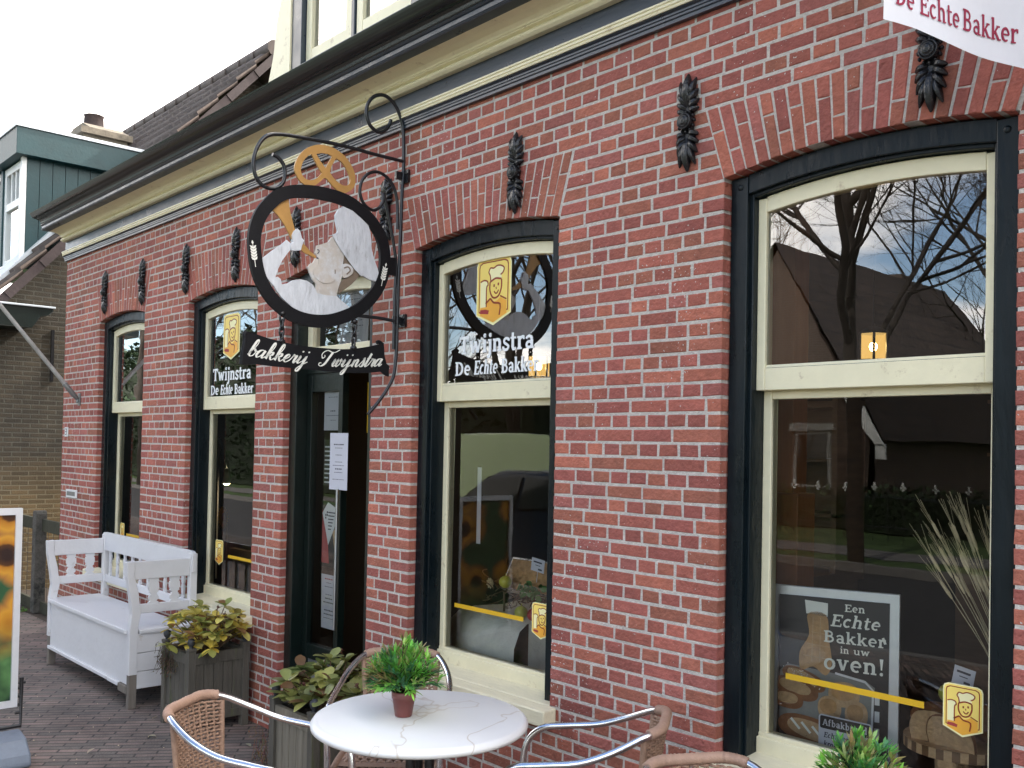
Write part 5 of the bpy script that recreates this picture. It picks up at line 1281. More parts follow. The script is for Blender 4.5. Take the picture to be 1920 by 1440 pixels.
for i in range(60):
    u=.115+rnd.gauss(0,.03); v=.845-.35*(u-.115)+rnd.gauss(0,.008); k.slab([[(u,v),(u+.003,v),(u+.003,v+.002),(u,v+.002)]],.0001,pm,5,off=.0126)
pz(k,'bread_picture',[M['crust'],M['crumb'],M['floured'],M['grplate'],M['silver'],M['letter']],pr_)
af_=thing('bake_off_sign','small white rounded sign headed Afbakbrood before the bread poster','sign',(-1.55,.22,.7))
wm=lambda u,v,w: Vector((-1.632+u,.215+u*.05-w,.60+v))
def rr(w,h,r,x=0,y=0): return arc(x+w-r,y+h-r,r,r,0,90,4)+arc(x+r,y+h-r,r,r,90,180,4)+arc(x+r,y+r,r,r,180,270,4)+arc(x+w-r,y+r,r,r,270,360,4)
I_=Matrix.Translation(-af_.location)
k=MB(); k.slab([rr(.178,.155,.010)],.002,wm,0); k.slab([rr(.168,.040,.006,.005,.111)],.0006,wm,1,off=.002)
o_=k.build('plate',[M['paper'],M['posterblack']],af_); o_.matrix_parent_inverse=I_
k=MB(); slab_text(k,'Afbakbrood',lambda u,v,w: wm(u,v,w+.0027),.014,.121,.021,.150,sp=.04)
o2=k.build('heading',M['paper'],o_)
k=MB()
for s,v,ww in (('Echt vers en',.083,.125),('krokant voor',.055,.128),('elke dag!',.027,.092)): slab_text(k,s,lambda u,v_,w: wm(u,v_,w+.0021),.018,v,.017,ww,shear=.18,sp=.05)
k.build('lettering',M['ink'],o_)
# bread board stand
bs=thing('bread_stand','striped round wooden board on a pale post at the right of the window','display stand',(-1.22,.33,0)); I_=Matrix.Translation(-bs.location)
k=MB(); cx_,cy_=-1.235,.33
k.box(cx_-.05,cx_+.05,cy_-.05,cy_+.05,.05,.715); o_=k.build('post',M['crumb'],bs,bevel=.003); o_.matrix_parent_inverse=I_
k=MB(); n=44
for i in range(n):
    a0,a1=2*PI*i/n,2*PI*(i+1)/n; rr_=.155
    k.face([(cx_+rr_*math.cos(a0),cy_+rr_*math.sin(a0),.715),(cx_+rr_*math.cos(a1),cy_+rr_*math.sin(a1),.715),(cx_+rr_*math.cos(a1),cy_+rr_*math.sin(a1),.745),(cx_+rr_*math.cos(a0),cy_+rr_*math.sin(a0),.745)],i%2)
    for z in (.715,.745): k.face([(cx_,cy_,z),(cx_+rr_*math.cos(a0),cy_+rr_*math.sin(a0),z),(cx_+rr_*math.cos(a1),cy_+rr_*math.sin(a1),z)],0)
o_=k.build('board',[M['crumb'],M['oak']],bs); o_.matrix_parent_inverse=I_
def loafshape(w,h): return smooth([(-w,0),(-w*1.02,h*.45),(-w*.75,h*.88),(-w*.2,h),(w*.3,h*.98),(w*.8,h*.85),(w*1.02,h*.4),(w,0)],3)
k=MB(); k.ball((cx_-.075,cy_+.03,.785),.085,.06,.048,18); tag(k.build('bread_loaf',M['crust']),'dark crusted loaf lying on the striped board','bread')
k=MB(); k.ball((cx_+.085,cy_+.05,.795),.075,.06,.06,18); tag(k.build('bread_loaf',M['crust']),'dark crusted loaf behind the round yellow sticker','bread')
q=MB(); 
for i,(dx,dyy,an,hh) in enumerate(((-.03,-.085,.15,.105),(.03,-.105,-.1,.10))):
    Mx=Matrix.Translation((cx_+dx,cy_+dyy,.747))@Matrix.Rotation(an,4,'Z')@Matrix.Rotation(R(18),4,'X')
    k=MB(); k.slab([loafshape(.068,hh)],.012,lambda u,v,w: Mx@Vector((u,-w,v)),0); 
    for a,b in zip(loafshape(.0695,hh+.001)[:-1],loafshape(.0695,hh+.001)[1:]): k.face([Mx@Vector((a[0],.001,a[1])),Mx@Vector((b[0],.001,b[1])),Mx@Vector((b[0],-.0125,b[1])),Mx@Vector((a[0],-.0125,a[1]))],1)
    tag(k.build('bread_slice',[M['crumb'],M['crust']]),('cut slice of brown bread leaning at the left on the board' if i==0 else 'cut slice of brown bread half hidden by the sticker'),'bread')
k=MB(); k.ball((cx_+.02,cy_-.13,.70),.032,.012,.05,12); tag(k.build('bread_piece',M['crumb']),'rounded bread end hanging over the front of the board','bread')
def pricecard(x,y,z,w,h,an,label):
    Mx=Matrix.Translation((x,y,z))@Matrix.Rotation(an,4,'Y'); c=lambda u,v,t: Mx@Vector((u,-t,v)); k=MB(); k.slab([[(0,0),(w,0),(w,h),(0,h)]],.001,c,0)
    k.ribbon([(w*.15,h*.72),(w*.8,h*.72)],h*.12,.0004,c,1,.001); k.ribbon([(w*.3,h*.48),(w*.7,h*.48)],h*.05,.0004,c,1,.001); k.ribbon([(w*.55,h*.2),(w*.85,h*.2)],h*.13,.0004,c,1,.001)
    k.tube([Mx@Vector((w*.5,.002,-.05)),Mx@Vector((w*.5,.002,.01))],.0015,5)
    tag(k.build('price_card',[M['paper'],M['ink']]),label,'price card')
pricecard(-1.232,.27,.925,.062,.055,.18,'white price card standing above the bread slices')
k=MB(); k.ball((-1.245,.29,.885),.033,.033,.03,14); tag(k.build('apple',M['apple']),'yellow green apple behind the sticker under the price card','fruit')
# wheat
k=MB(); q=random.Random(9); b0=Vector((-1.075,.33,.80))
for i in range(34):
    tp=Vector((q.uniform(-1.30,-1.02),q.uniform(.26,.42),q.uniform(1.17,1.36))); mid=(b0*.5+tp*.5)+Vector((.03,0,.0)); P=smooth([b0+Vector((q.uniform(-.02,.02),q.uniform(-.02,.02),0)),mid,tp],4); k.tube(P,.0014,4)
    d=(Vector(P[-1])-Vector(P[-3])).normalized(); e=Vector(tp)
    k.tube([e,e+d*.02,e+d*.05,e+d*.065],[.003,.0055,.005,.001],6)
    for j in range(7):
        s=e+d*q.uniform(.01,.055); a=d+Vector((q.uniform(-1,1),q.uniform(-1,1),q.uniform(-1,1)))*.16; k.tube([s,s+a.normalized()*q.uniform(.07,.12)],.0005,3)
tag(k.build('wheat_sheaf',M['straw']),'dry bearded wheat stalks leaning at the right of the window','wheat')
# pine post and lanterns
k=MB(); k.box(-2.04,-1.915,.50,.60,.03,2.84); k.box(-2.05,-1.885,.49,.61,.03,1.45)
tag(k.build('pine_post',M['pine'],bevel=.004),'orange brown knotty pine post standing inside the right window','post')
def lantern(x,y,z,label,first=None):
    if first: return dup(first,(x,y,z),0,label,'lit lanterns hanging in the shop')
    t=thing('pendant_lantern',label,'lamp',(x,y,z),0,'lit lanterns hanging in the shop')
    k=MB(); w=.062; h=.115
    for i in range(6):
        a=2*PI*i/6; b=2*PI*(i+1)/6; k.tube([(w*math.cos(a),w*math.sin(a),0),(w*math.cos(a),w*math.sin(a),h)],.0058,5)
        for zz in (0,h): k.tube([(w*math.cos(a),w*math.sin(a),zz),(w*math.cos(b),w*math.sin(b),zz)],.0036,5)
    k.lathe([(.066,h),(.05,h+.015),(.012,h+.03),(.006,h+.04)],n=6); k.tube([(0,0,h+.03),(0,0,2.84-z)],.003,5); k.build('cage',M['dkplastic'],t)
    k=MB()
    for i in range(6):
        a=2*PI*i/6; b=2*PI*(i+1)/6; k.face([(.96*w*math.cos(a),.96*w*math.sin(a),.002),(.96*w*math.cos(b),.96*w*math.sin(b),.002),(.96*w*math.cos(b),.96*w*math.sin(b),h-.002),(.96*w*math.cos(a),.96*w*math.sin(a),h-.002)])
    k.build('shade',M['lanternshade'],t); k=MB(); k.ball((0,0,.058),.016,.016,.020,12); k.build('bulb',M['bulb'],t)
    return t
M['lanternshade']=None
def lsh():
    m=bpy.data.materials.new('lantern glass'); m.use_nodes=True; N=m.node_tree.nodes; L=m.node_tree.links; N.clear(); o=N.new('ShaderNodeOutputMaterial'); a=N.new('ShaderNodeAddShader'); t=N.new('ShaderNodeBsdfTransparent'); t.inputs[0].default_value=(.5,.42,.25,1); e=N.new('ShaderNodeEmission'); e.inputs[0].default_value=(1,.62,.20,1); e.inputs[1].default_value=LAMPK
    L.new(t.outputs[0],a.inputs[0]); L.new(e.outputs[0],a.inputs[1]); L.new(a.outputs[0],o.inputs[0]); return m
M['lanternshade']=lsh()
l0=lantern(-1.966,1.2,1.995,'lit hexagonal lantern glowing behind the upper pane of the right window')
lantern(-3.79,1.0,1.985,'lit lantern glowing at the lower right of the lettered middle window',l0)
lantern(-1.06,.95,2.03,'lit lantern mostly hidden by the right edge of the right window',l0)
# middle window: table with linen, cake tray, apples
k=MB(); rows=[]
for j in range(22):
    t=j/21; y=.86-.58*min(1,t*1.8) if t<.556 else .28-.035*((t-.556)/.444); z=.80 if t<.5 else .80-.75*((t-.5)/.5)**1.0
    rows.append([(-3.66+.50*i/40+(.02 if t>.5 else 0)*math.sin(i*.9)*0+ (-.05+.10*i/40)*max(0,t-.5), y+.012*math.sin(i*.55+2*t)*max(0,(t-.5)*2)-.01*math.sin(i*.21), z+.006*math.sin(i*.7+j)) for i in range(41)])
k.grid(rows,0,True); rows=[[(-3.16+.07*j/6+.03*math.sin(j),.36+.5*j/6,.80-.75*i/10) for j in range(7)] for i in range(11)]; k.grid(rows,0,True)
tag(k.build('linen_cloth',M['linen']),'pale linen cloth draped over a low table in the middle window','cloth')
k=MB(); k.box(-3.62,-3.17,.40,.86,.05,.785); tag(k.build('display_table',M['oak']),'low wooden table under the linen cloth','table')
def tilt(x,y,z,an): return Matrix.Translation((x,y,z))@Matrix.Rotation(an,4,'X')
TM=tilt(-3.33,.52,.985,R(62))
k=MB(); hw_,hd=.155,.075
k.box(-hw_,hw_,-hd,hd,-.045,-.04,0,TM)
for a,b,c,d in ((-hw_-.004,hw_+.004,-hd-.008,-hd),(-hw_-.004,hw_+.004,hd,hd+.008),(-hw_-.004,-hw_,-hd,hd),(hw_,hw_+.004,-hd,hd)): k.box(a,b,c,d,-.045,.0,0,TM)
tr_=thing('cake_tray','foil tray of golden apple cake propped up in the middle window','cake',(-3.33,.52,.95)); I_=Matrix.Translation(-tr_.location)
o_=k.build('tray',M['foil'],tr_); o_.matrix_parent_inverse=I_
k=MB(); rows=[[TM@Vector((-hw_+2*hw_*i/40,-hd+2*hd*j/20,-.006+.010*math.sin(i*1.1+j*.5)*math.sin(j*.8)+rnd.uniform(-.004,.004))) for j in range(21)] for i in range(41)]; k.grid(rows,0,True)
o_=k.build('cake',M['floured'],tr_); o_.matrix_parent_inverse=I_
k=MB(); q=random.Random(6)
for i in range(26):
    P=[Vector((-3.33+q.uniform(-.2,.2),.47+q.uniform(-.04,.06),.88+q.uniform(-.02,.04)))]
    for j in range(6): P.append(P[-1]+Vector((q.uniform(-.05,.05),q.uniform(-.03,.03),q.uniform(-.025,.025))))
    k.tube(smooth(P,3),.0025,4)
k.tube([(-3.45,.47,.80),(-3.45,.47,.9)],.006,6); k.tube([(-3.22,.47,.80),(-3.22,.47,.9)],.006,6)
for j in range(40): leafm(k,Vector((-3.22+q.uniform(-.10,.10),.44,.93+q.uniform(-.03,.03))),Vector((q.uniform(-1,1),-.5,q.uniform(-.3,1))),Vector((0,-1,.3)),.035,.013,None,.2,.1,1,4)
tag(k.build('twig_basket',[M['twig'],M['hedgeleaf']]) if 'hedgeleaf' in M else k.build('twig_basket',[M['twig'],M['grass']]),'curly twig nest with green leaves under the cake tray','basket')
for (x,y,z,m_,lab) in ((-3.405,.435,.955,'apple','yellow green apple lying before the cake tray'),(-3.255,.40,.835,'apple','small green apple hanging under the twig nest'),(-3.17,.40,.835,'redapple','red apple half hidden by the sticker in the middle window')):
    k=MB(); k.ball((x,y,z),.032,.032,.030,14); k.tube([(x,y,z+.026),(x+.004,y,z+.042)],.0018,5); tag(k.build('apple',M[m_]),lab,'fruit')
k=MB(); 
for j in range(9):
    a=2*PI*j/9; leafm(k,Vector((-3.53,.46,.935)),Vector((math.cos(a),-.5,math.sin(a))),Vector((0,-1,0)),.032,.012,None,.1,.2,0,4)
k.ball((-3.53,.452,.935),.010,n=8); tag(k.build('fabric_flower',M['straw']),'small cream flower at the left end of the twig nest','flower')
k=MB(); k.box(-3.468,-3.440,.30,.302,1.14,1.50)
tag(k.build('hanging_strip',M['paper']),'narrow white strip hanging inside the middle window','strip')
pricecard(-3.215,.42,1.035,.085,.06,.12,'white price card above the cake tray')
# shelves, counters behind
k=MB(); k.box(-4.6,-2.65,2.4,2.46,.9,1.9); k.box(-4.6,-2.65,1.9,2.4,.03,.95)
for z in (1.25,1.55,1.85): k.box(-4.6,-2.65,2.15,2.4,z,z+.02)
for x in (-4.6,-3.8,-3.2,-2.68): k.box(x,x+.03,2.15,2.4,.95,1.95)
tag(k.build('shop_shelf',M['oak']),'dim brown wooden shelf unit inside behind the middle window','shelf')
k=MB(); k.box(-4.2,-3.3,2.12,2.14,1.235,1.25); k.box(-4.2,-3.3,2.12,2.14,1.535,1.55); tag(k.build('shelf_light',M['striplight']),'warm strip lights under the shelf boards in the shop','light')
k=MB()
for i in range(9): k.box(-3.62+.05*i,-3.58+.05*i,2.05,2.13,.96,1.05)
tag(k.build('package_row',M['paper'],bevel=.004),'row of small white packages on the shop counter','packages')
k=MB(); k.box(-2.2,.6,2.6,3.2,.03,1.0); k.box(-2.2,.6,3.3,3.36,1.0,2.2); 
for z in (1.3,1.6,1.9): k.box(-2.2,.6,3.0,3.3,z,z+.02)
tag(k.build('shop_counter',M['oak']),'dim wooden counter and shelves deep behind the right window','counter')
# second window: lamp and sunflower
k=MB(); k.tube(smooth([(-6.62,.50,1.60),(-6.60,.48,1.62),(-6.50,.46,1.585),(-6.41,.45,1.50),(-6.385,.45,1.40)],4),.006,6); k.tube([(-6.62,.5,.6),(-6.62,.5,1.62)],.006,6)
dl=thing('spot_lamp','small lit chrome spotlight on a curved arm in the second window','lamp',(-6.4,.45,1.3)); I_=Matrix.Translation(-dl.location)
o_=k.build('arm',M['plate'],dl); o_.matrix_parent_inverse=I_
k=MB(); k.lathe([(.010,1.41),(.018,1.40),(.020,1.36),(.030,1.315),(.034,1.30)],(-6.385,.45,0),14); o_=k.build('head',M['plate'],dl); o_.matrix_parent_inverse=I_
k=MB(); k.ball((-6.385,.45,1.302),.024,.024,.012,10); o_=k.build('bulb',M['bulb'],dl); o_.matrix_parent_inverse=I_
k=MB(); q=random.Random(2)
for j in range(22):
    a=2*PI*j/22; leafm(k,Vector((-6.20,.36,1.08)),Vector((math.cos(a),-.25,math.sin(a))),Vector((0,-1,0)),.085,.014,None,.1,.2,0,4)
k.ball((-6.20,.352,1.08),.032,.014,.032,12,1); k.tube([(-6.20,.37,1.06),(-6.21,.38,.6)],.005,5,2)
tag(k.build('sunflower',[M['yellow'],M['crust'],M['twig']]),'artificial yellow sunflower standing in the second window','flower')
k=MB(); k.box(-6.25,-5.30,.42,.46,.78,.86); k.box(-6.20,-6.16,.42,.46,.1,.78); k.box(-5.5,-5.3,.40,.8,.1,.70,1); tag(k.build('display_rack',[M['oak'],M['paper']]),'pale wooden rack low in the second window','rack')
k=MB(); k.box(-5.62,-5.30,.55,.9,.78,1.02,0); k.box(-5.62,-5.30,.54,.55,.80,.98,1); tag(k.build('crate',[M['oak'],M['dkplastic']],bevel=.004),'small wooden crate on the rack in the second window','crate')
k=MB(); Wm=wall_map(.30); k.slab([[(-7.30,.93),(-7.26,.93),(-7.2,1.0),(-7.1,.90),(-7.2,1.04),(-7.16,1.13),(-7.22,1.16),(-7.27,1.08),(-7.33,1.02),(-7.22,1.01)]],.01,Wm); tag(k.build('paper_ornament',M['steel']),'grey star shaped ornament low in the leftmost window','ornament')
k=MB(); k.box(-7.30,-7.22,.30,.36,1.18,1.32); k.tube([(-7.26,.33,1.32),(-7.30,.33,1.7)],.003,5); tag(k.build('hanging_speaker',M['dkplastic'],bevel=.006),'small dark box hanging by a cord in the leftmost window','ornament')
# ------------------------------------------------------------------ ground litter
k=MB(); k.tube(smooth([(-4.58,-1.06,.008),(-4.49,-1.05,.012),(-4.38,-1.10,.010),(-4.30,-1.17,.007)],4),.006,6)
tag(k.build('twig',M['twig']),'curved brown twig lying on the paving before the planter','twig')
q=random.Random(12); 
def gpt(px,py):
    r=ray(px,py); return CAM+r*(-CAM.z/r.z)
for (px,py,lab) in ((163,1415,'pale dry leaf on the paving at the bottom left'),(293,1383,'pale dry leaf on the paving left of the front chair'),(326,1380,'small pale dry leaf beside the front chair'),(286,1350,'pinkish dry leaf at the corner post of the planter'),(470,1402,'pale dry leaf on the paving between the planters')):
    k=MB(); leafm(k,gpt(px,py)+Vector((0,0,.006)),Vector((q.uniform(-1,1),q.uniform(-1,1),.15)),Vector((0,0,1)),.045,.012,(.38*q.uniform(.8,1.1),.31,.22),.1,.5,seg=4); tag(k.build('dry_leaf',M['leaf']),lab,'leaf','dry leaves lying on the paving')
k=MB()
for i in range(110):
    p=Vector((q.uniform(-6.9,-3.2),q.uniform(-2.2,-.5),.004)); s=q.uniform(.001,.004); k.ball(tuple(p),s,s*q.uniform(.6,1.5),.002,6)
ob=k.build('grit',M['straw']); ob['kind']='stuff'; tag(ob,'scattered pale grit and crumbs on the paving','grit')

# ------------------------------------------------------------------ ground and street
def flat(name,x0,x1,y0,y1,z,m,kind='structure'):
    k=MB(); k.face([(x0,y0,z),(x1,y0,z),(x1,y1,z),(x0,y1,z)]); o=k.build(name,m); o['kind']=kind; return o
flat('ground',-400,400,-400,400,-.13,M['grass'])
flat('pavement',-60,40,-4.6,.03,0,M['pave'])
flat('alley',-20,WX0,.03,12,-.004,M['soil'])
k=MB(); k.box(-60,40,-4.75,-4.602,-.13,-.004); struct(k.build('kerb',M['kerb']))
flat('road',-90,60,-10.2,-4.75,-.115,M['asphalt'])
k=MB(); k.box(-90,60,-10.35,-10.2,-.13,.0); struct(k.build('kerb',M['kerb']))
flat('path',-90,60,-13.6,-12.2,-.12,M['kerb'])
# ------------------------------------------------------------------ bare trees across the road (seen mirrored in the panes)
def tree(x,y,h,seed,label,r0=.14,fork=.24,cat='tree',wob=.35,extra=0):
    q=random.Random(seed); k=MB(); tw=MB(); cnt=[0]
    def grow(mb,p,d,L,r,lev):
        n=4 if lev<3 else 3; P=[p]; dd=d.copy()
        for i in range(n):
            dd=(dd+Vector((q.gauss(0,.10),q.gauss(0,.10),q.gauss(.05,.06)))*(1 if lev else wob)).normalized(); P.append(P[-1]+dd*L/n)
        rs=[r*(1-.45*i/n) for i in range(n+1)]; (k if lev==0 else mb).tube(P,rs,9 if lev==0 else (6 if lev<2 else (4 if lev<4 else 3)),cap=False)
        if lev>=5 or r<.0035: return
        nb=(7+3*extra) if lev==0 else q.randint(3,4 if lev<4 else 3)+(extra if lev<4 else 0)
        for i in range(nb):
            f=q.uniform(.32,1) if lev>0 else fork+(1-fork)*(i/nb)
            idx=min(n-1,int(f*n)); b=P[idx]+(P[idx+1]-P[idx])*(f*n-idx)
            ax=dd.orthogonal().normalized(); ax.rotate(Matrix.Rotation(q.uniform(0,2*PI),3,dd)); nd=(dd*math.cos(q.uniform(.45,.85))+ax*math.sin(q.uniform(.45,.85))).normalized()
            grow(tw,b,nd,L*q.uniform(.50,.72) if lev else h*q.uniform(.32,.46)*(1-.35*f),r*q.uniform(.42,.62)*(1-.2*f),lev+1)
        grow(tw,P[-1],dd,L*(.6 if lev else .45),rs[-1]*.85,lev+1)
    grow(tw,Vector((0,0,-.15)),Vector((q.gauss(0,.02),q.gauss(0,.02),1)),h*.62,r0,0)
    t=thing('bare_tree',label,cat,(x,y,0),0,'bare trees across the road'); k.build('trunk',M['bark'],t); tw.build('crown',M['bark'],t); return t
TL=[(-7.45,-11.2,12.5,3,'bare tree mirrored upright in the middle of the right window',.125),(-15.5,-11.4,11,8,'bare tree mirrored in the lettered window over the marble table',.17),(-21,-11.0,11,21,'bare tree mirrored in the glass over the shop door',.16),(-27.5,-11.5,11.5,34,'bare tree mirrored in the lettered window behind the bench',.17),(-36,-11.2,11,55,'farthest bare tree mirrored in the leftmost window',.17),(-2.0,-12.5,10,77,'bare tree whose twigs reach into the right edge of the right window reflection',.14),(-20,-24.5,12,91,'tall bare tree mirrored beside the opposite house',.2),(-16.8,-14.5,10,13,'thin bare tree mirrored behind the golden sticker',.10)]
TL+=[(-13.2,-34,16,41,'tall bare tree rising behind the opposite roof, mirrored at the left',.2),(-9.8,-30,15,62,'tall bare tree rising behind the opposite roof, mirrored at the right',.2)]
for i,(x,y,h,s,lab,r0) in enumerate(TL): tree(x,y,h,s,lab,r0,.30 if i==0 else .24,'tree',.10 if i==0 else .3,1 if i==0 else 0)
# ------------------------------------------------------------------ opposite house and hedge
oh=thing('opposite_house','brick house with high tiled roof across the road, mirrored in the right window','house',(-14.4,-20,0)); IO=Matrix.Translation(-oh.location)
def oz(mb,n,m,par=None):
    o=mb.build(n,m,par or oh); 
    if par is None: o.matrix_parent_inverse=IO
    return o
hx0,hx1,hya,hyb,ez,rz_=-18.2,-11.6,-20.,-32.,2.2,7.3; hm=-14.4
k=MB(); k.slab([[(hx0+.2,-.1),(hx1-.2,-.1),(hx1-.2,ez),(hm,rz_-.2),(hx0+.2,ez)]],.3,lambda u,v,w: Vector((u,hya-.3+w,v)))
for x in (hx0+.2,hx1-.2): k.face([(x,hya,-.1),(x,hyb,-.1),(x,hyb,ez),(x,hya,ez)])
oz(k,'wall',M['hbrick'])
k=MB(); rh=-30.5
k.face([(hx1+.3,hya+.2,ez-.25),(hx1+.3,hyb-.3,ez-.25),(hm,rh,rz_),(hm,hya+.2,rz_)]); k.face([(hx0-.3,hya+.2,ez-.25),(hm,hya+.2,rz_),(hm,rh,rz_),(hx0-.3,hyb-.3,ez-.25)]); k.face([(hx1+.3,hyb-.3,ez-.25),(hx0-.3,hyb-.3,ez-.25),(hm,rh,rz_)])
oz(k,'roof',M['htile'])
k=MB(); W=lambda u,v,w: Vector((u,hya+.22+w,v))
k.slab([[(hx1+.35,ez-.40),(hx1+.1,ez-.40),(hx1-.9,ez+1.05),(hx1-.55,ez+1.10)]],.05,W); k.slab([[(hx1+.38,ez-.75),(hx1+.08,ez-.75),(hx1+.08,ez-.35),(hx1+.38,ez-.35)]],.05,W); oz(k,'verge_board',M['whitefr'])
for (a,b,c,d) in ((-16.3,-15.2,.7,2.2),(-13.9,-12.8,.7,2.2)):
    k=MB(); k.box(a,b,hya-.02,hya+.05,c,d); k.box(a-.1,b+.1,hya-.02,hya+.12,d,d+.18); w_=oz(k,'window',M['greyfr']); k=MB(); k.face([(a+.08,hya+.055,c+.08),(b-.08,hya+.055,c+.08),(b-.08,hya+.055,d-.08),(a+.08,hya+.055,d-.08)]); k.build('pane',M['carglass'],w_)
k=MB(); k.box(-15.6,-15.0,-29,-28.4,5.2,7.7); oz(k,'chimney',M['hbrick'])
def hedge(name,label,x0,x1,y,d,h,n,seed,colr=(.03,.06,.018),ls=.14):
    q=random.Random(seed); k=MB(); k.box(x0,x1,y-d*.35,y+d*.35,-.1,h*.86,col=tuple(v*.5 for v in colr))
    for i in range(n):
        f=q.random(); b=Vector((q.uniform(x0,x1),y+q.uniform(-.5,.5)*d,q.uniform(0,h)))
        if f<.6: b.y=y+d*.42+q.uniform(-.1,.1)
        else: b.z=h*q.uniform(.84,1.06)
        kk=q.uniform(.5,1.6); leafm(k,b,Vector((q.uniform(-1,1),q.uniform(-.3,1),q.uniform(-.3,1))),Vector((0,0,1)),ls*q.uniform(.6,1.3),ls*.28,tuple(v*kk for v in colr),.2,.1,seg=2)
    return tag(k.build(name,M['hedge']),label,'hedge')
hedge('garden_hedge','low dark garden hedge before the opposite house',-21,-4.5,-17.6,1.2,.75,4200,5)
hedge('tall_hedge','tall dark evergreen hedge along the road to the left',-60,-19,-15.6,2.2,3.4,7000,6,(.022,.045,.016),.3)
hedge('added_leaf_screen','added very tall dark leaf screen at the far left dimming the window reflections',-75,-27,-17.5,2.4,6.2,9000,16,(.022,.042,.016),.42)  # leafy block added to darken what the left panes reflect
q=random.Random(31); k=MB()
for i in range(5200):
    a=q.uniform(0,2*PI); z=q.uniform(.0,4.2); rr_=1.15*(1-z/4.6)*math.sqrt(q.random())+.1; kk=q.uniform(.5,1.5); c_=(.05,.07,.012) if q.random()<.8 else (.22,.20,.02)
    leafm(k,Vector((rr_*math.cos(a),rr_*math.sin(a),z)),Vector((q.uniform(-1,1),q.uniform(-1,1),q.uniform(0,1))),Vector((0,0,1)),.16,.035,tuple(v*kk for v in c_),.2,.1,seg=2)
t=thing('conifer','dark yellow tipped conifer mirrored at the right edge of the right window','tree',(-6.3,-16.5,0)); k.build('crown',M['hedge'],t); k=MB(); k.tube([(0,0,-.1),(0,0,3.6)],[.09,.03],7); k.build('trunk',M['bark'],t)
q=random.Random(77); k=MB()
for i in range(9000):
    x=q.uniform(-95,70); b=Vector((x,-62+q.uniform(-4,4),q.uniform(0,6+2.5*math.sin(x*.13)+1.5*math.sin(x*.31)))); kk=q.uniform(.5,1.4)
    leafm(k,b,Vector((q.uniform(-1,1),q.uniform(-.3,1),q.uniform(-.3,1))),Vector((0,0,1)),1.1,.34,(.032*kk,.045*kk,.022*kk),.2,.1,seg=2)
w_=k.build('far_wood',M['hedge']); w_['kind']='stuff'; tag(w_,'far dark wood closing the view across the road','wood')
# iron garden fence with white finials
gf=thing('iron_fence','low dark iron garden fence with white cross finials across the road','fence',(-9,-15.2,0))
k=MB()
for z in (.18,.72): k.tube([(-5,0,z),(5.5,0,z)],.015,5)
k.build('rail',M['dkplastic'],gf); k=MB(); k2=MB()
for i in range(36):
    x=-5+.3*i; k.tube([(x,0,-.1),(x,0,.86)],.010,5)
    if i%2==0: k2.box(x-.02,x+.02,-.012,.012,.86,1.02); k2.box(x-.055,x+.055,-.012,.012,.90,.94)
k.build('bars',M['dkplastic'],gf); k2.build('finials',M['whitefr'],gf)
# ------------------------------------------------------------------ parked vehicles
def wheels(par,xs,ys,r):
    for x in xs:
        for y in ys:
            k=MB(); k.lathe([(0,-.09),(r*.8,-.09),(r,-.06),(r,.06),(r*.8,.09),(0,.09)],(x,y,r-.11),24,axis='y'); w=k.build('wheel',M['tyre'],par)
            k=MB(); k.lathe([(0,-.10),(r*.58,-.096),(r*.6,-.08)],(x,y,r-.11),18,axis='y'); k.lathe([(r*.6,.08),(r*.58,.096),(0,.10)],(x,y,r-.11),18,axis='y'); k.build('rim',M['alu'],w)
def carbody(prof,w,tum,zw):
    rows=[]
    for s,ins in ((-1,1.),(-.94,.35),(-.86,0.),(0,0),(.86,0.),(.94,.35),(1,1.)):
        row=[]
        for (x,z) in prof:
            t=max(0,(z-zw))*tum; y=s*(w/2-t); row.append((x,y,z-(.05*ins if z>.3 else 0)))
        rows.append(row)
    return rows
van=thing('green_van','pale green delivery van parked across the road, mirrored in the middle window','van',(-13.35,-8.9,0))
vp=[(-2.45,.15),(-2.5,.5),(-2.42,.80),(-1.75,.95),(-1.15,1.62),(-.95,1.76),(-.5,1.83),(1.9,1.83),(2.18,1.78),(2.30,1.60),(2.42,.95),(2.45,.45),(2.42,.15)]
vp=smooth(vp,3); k=MB(); rows=carbody(vp,1.8,.10,.95); k.grid(rows,0,True)
for sgn in (-1,1):
    r=rows[0] if sgn<0 else rows[-1]; k.face(r if sgn>0 else r[::-1],0,False)
k.build('body',M['vangreen'],van)
def sidewin(pts,w,tum,zw,sgn,par,off=.012):
    k=MB(); k.face([(x,sgn*(w/2-max(0,z-zw)*tum+off),z) for x,z in pts]); k.build('window',M['carglass'],par)
for sgn in (-1,1): sidewin([(-1.45,1.05),(-1.05,1.55),(-.15,1.60),(-.15,1.05)],1.8,.10,.95,sgn,van)
k=MB(); k.face([(2.445,-.7,1.05),(2.445,.7,1.05),(2.36,.66,1.55),(2.36,-.66,1.55)]); k.face([(-1.70,-.78,1.0),(-1.70,.78,1.0),(-1.14,.70,1.66),(-1.14,-.70,1.66)]); k.build('window',M['carglass'],van)
wheels(van,(-1.6,1.55),(-.82,.82),.31)
car=thing('dark_car','dark car with a shiny roof parked at the near kerb, mirrored in the middle window','car',(-8.9,-5.75,0)); 
cp=smooth([(-2.0,.12),(-2.05,.45),(-1.9,.66),(-1.0,.80),(-.35,1.20),(-.05,1.30),(.8,1.31),(1.35,1.20),(1.80,.85),(1.98,.75),(2.02,.40),(1.98,.12)],3); k=MB(); rows=carbody(cp,1.66,.32,.80); k.grid(rows,0,True)
for sgn in (-1,1):
    r=rows[0] if sgn<0 else rows[-1]; k.face(r if sgn>0 else r[::-1],0,False)
k.build('body',M['carblue'],car)
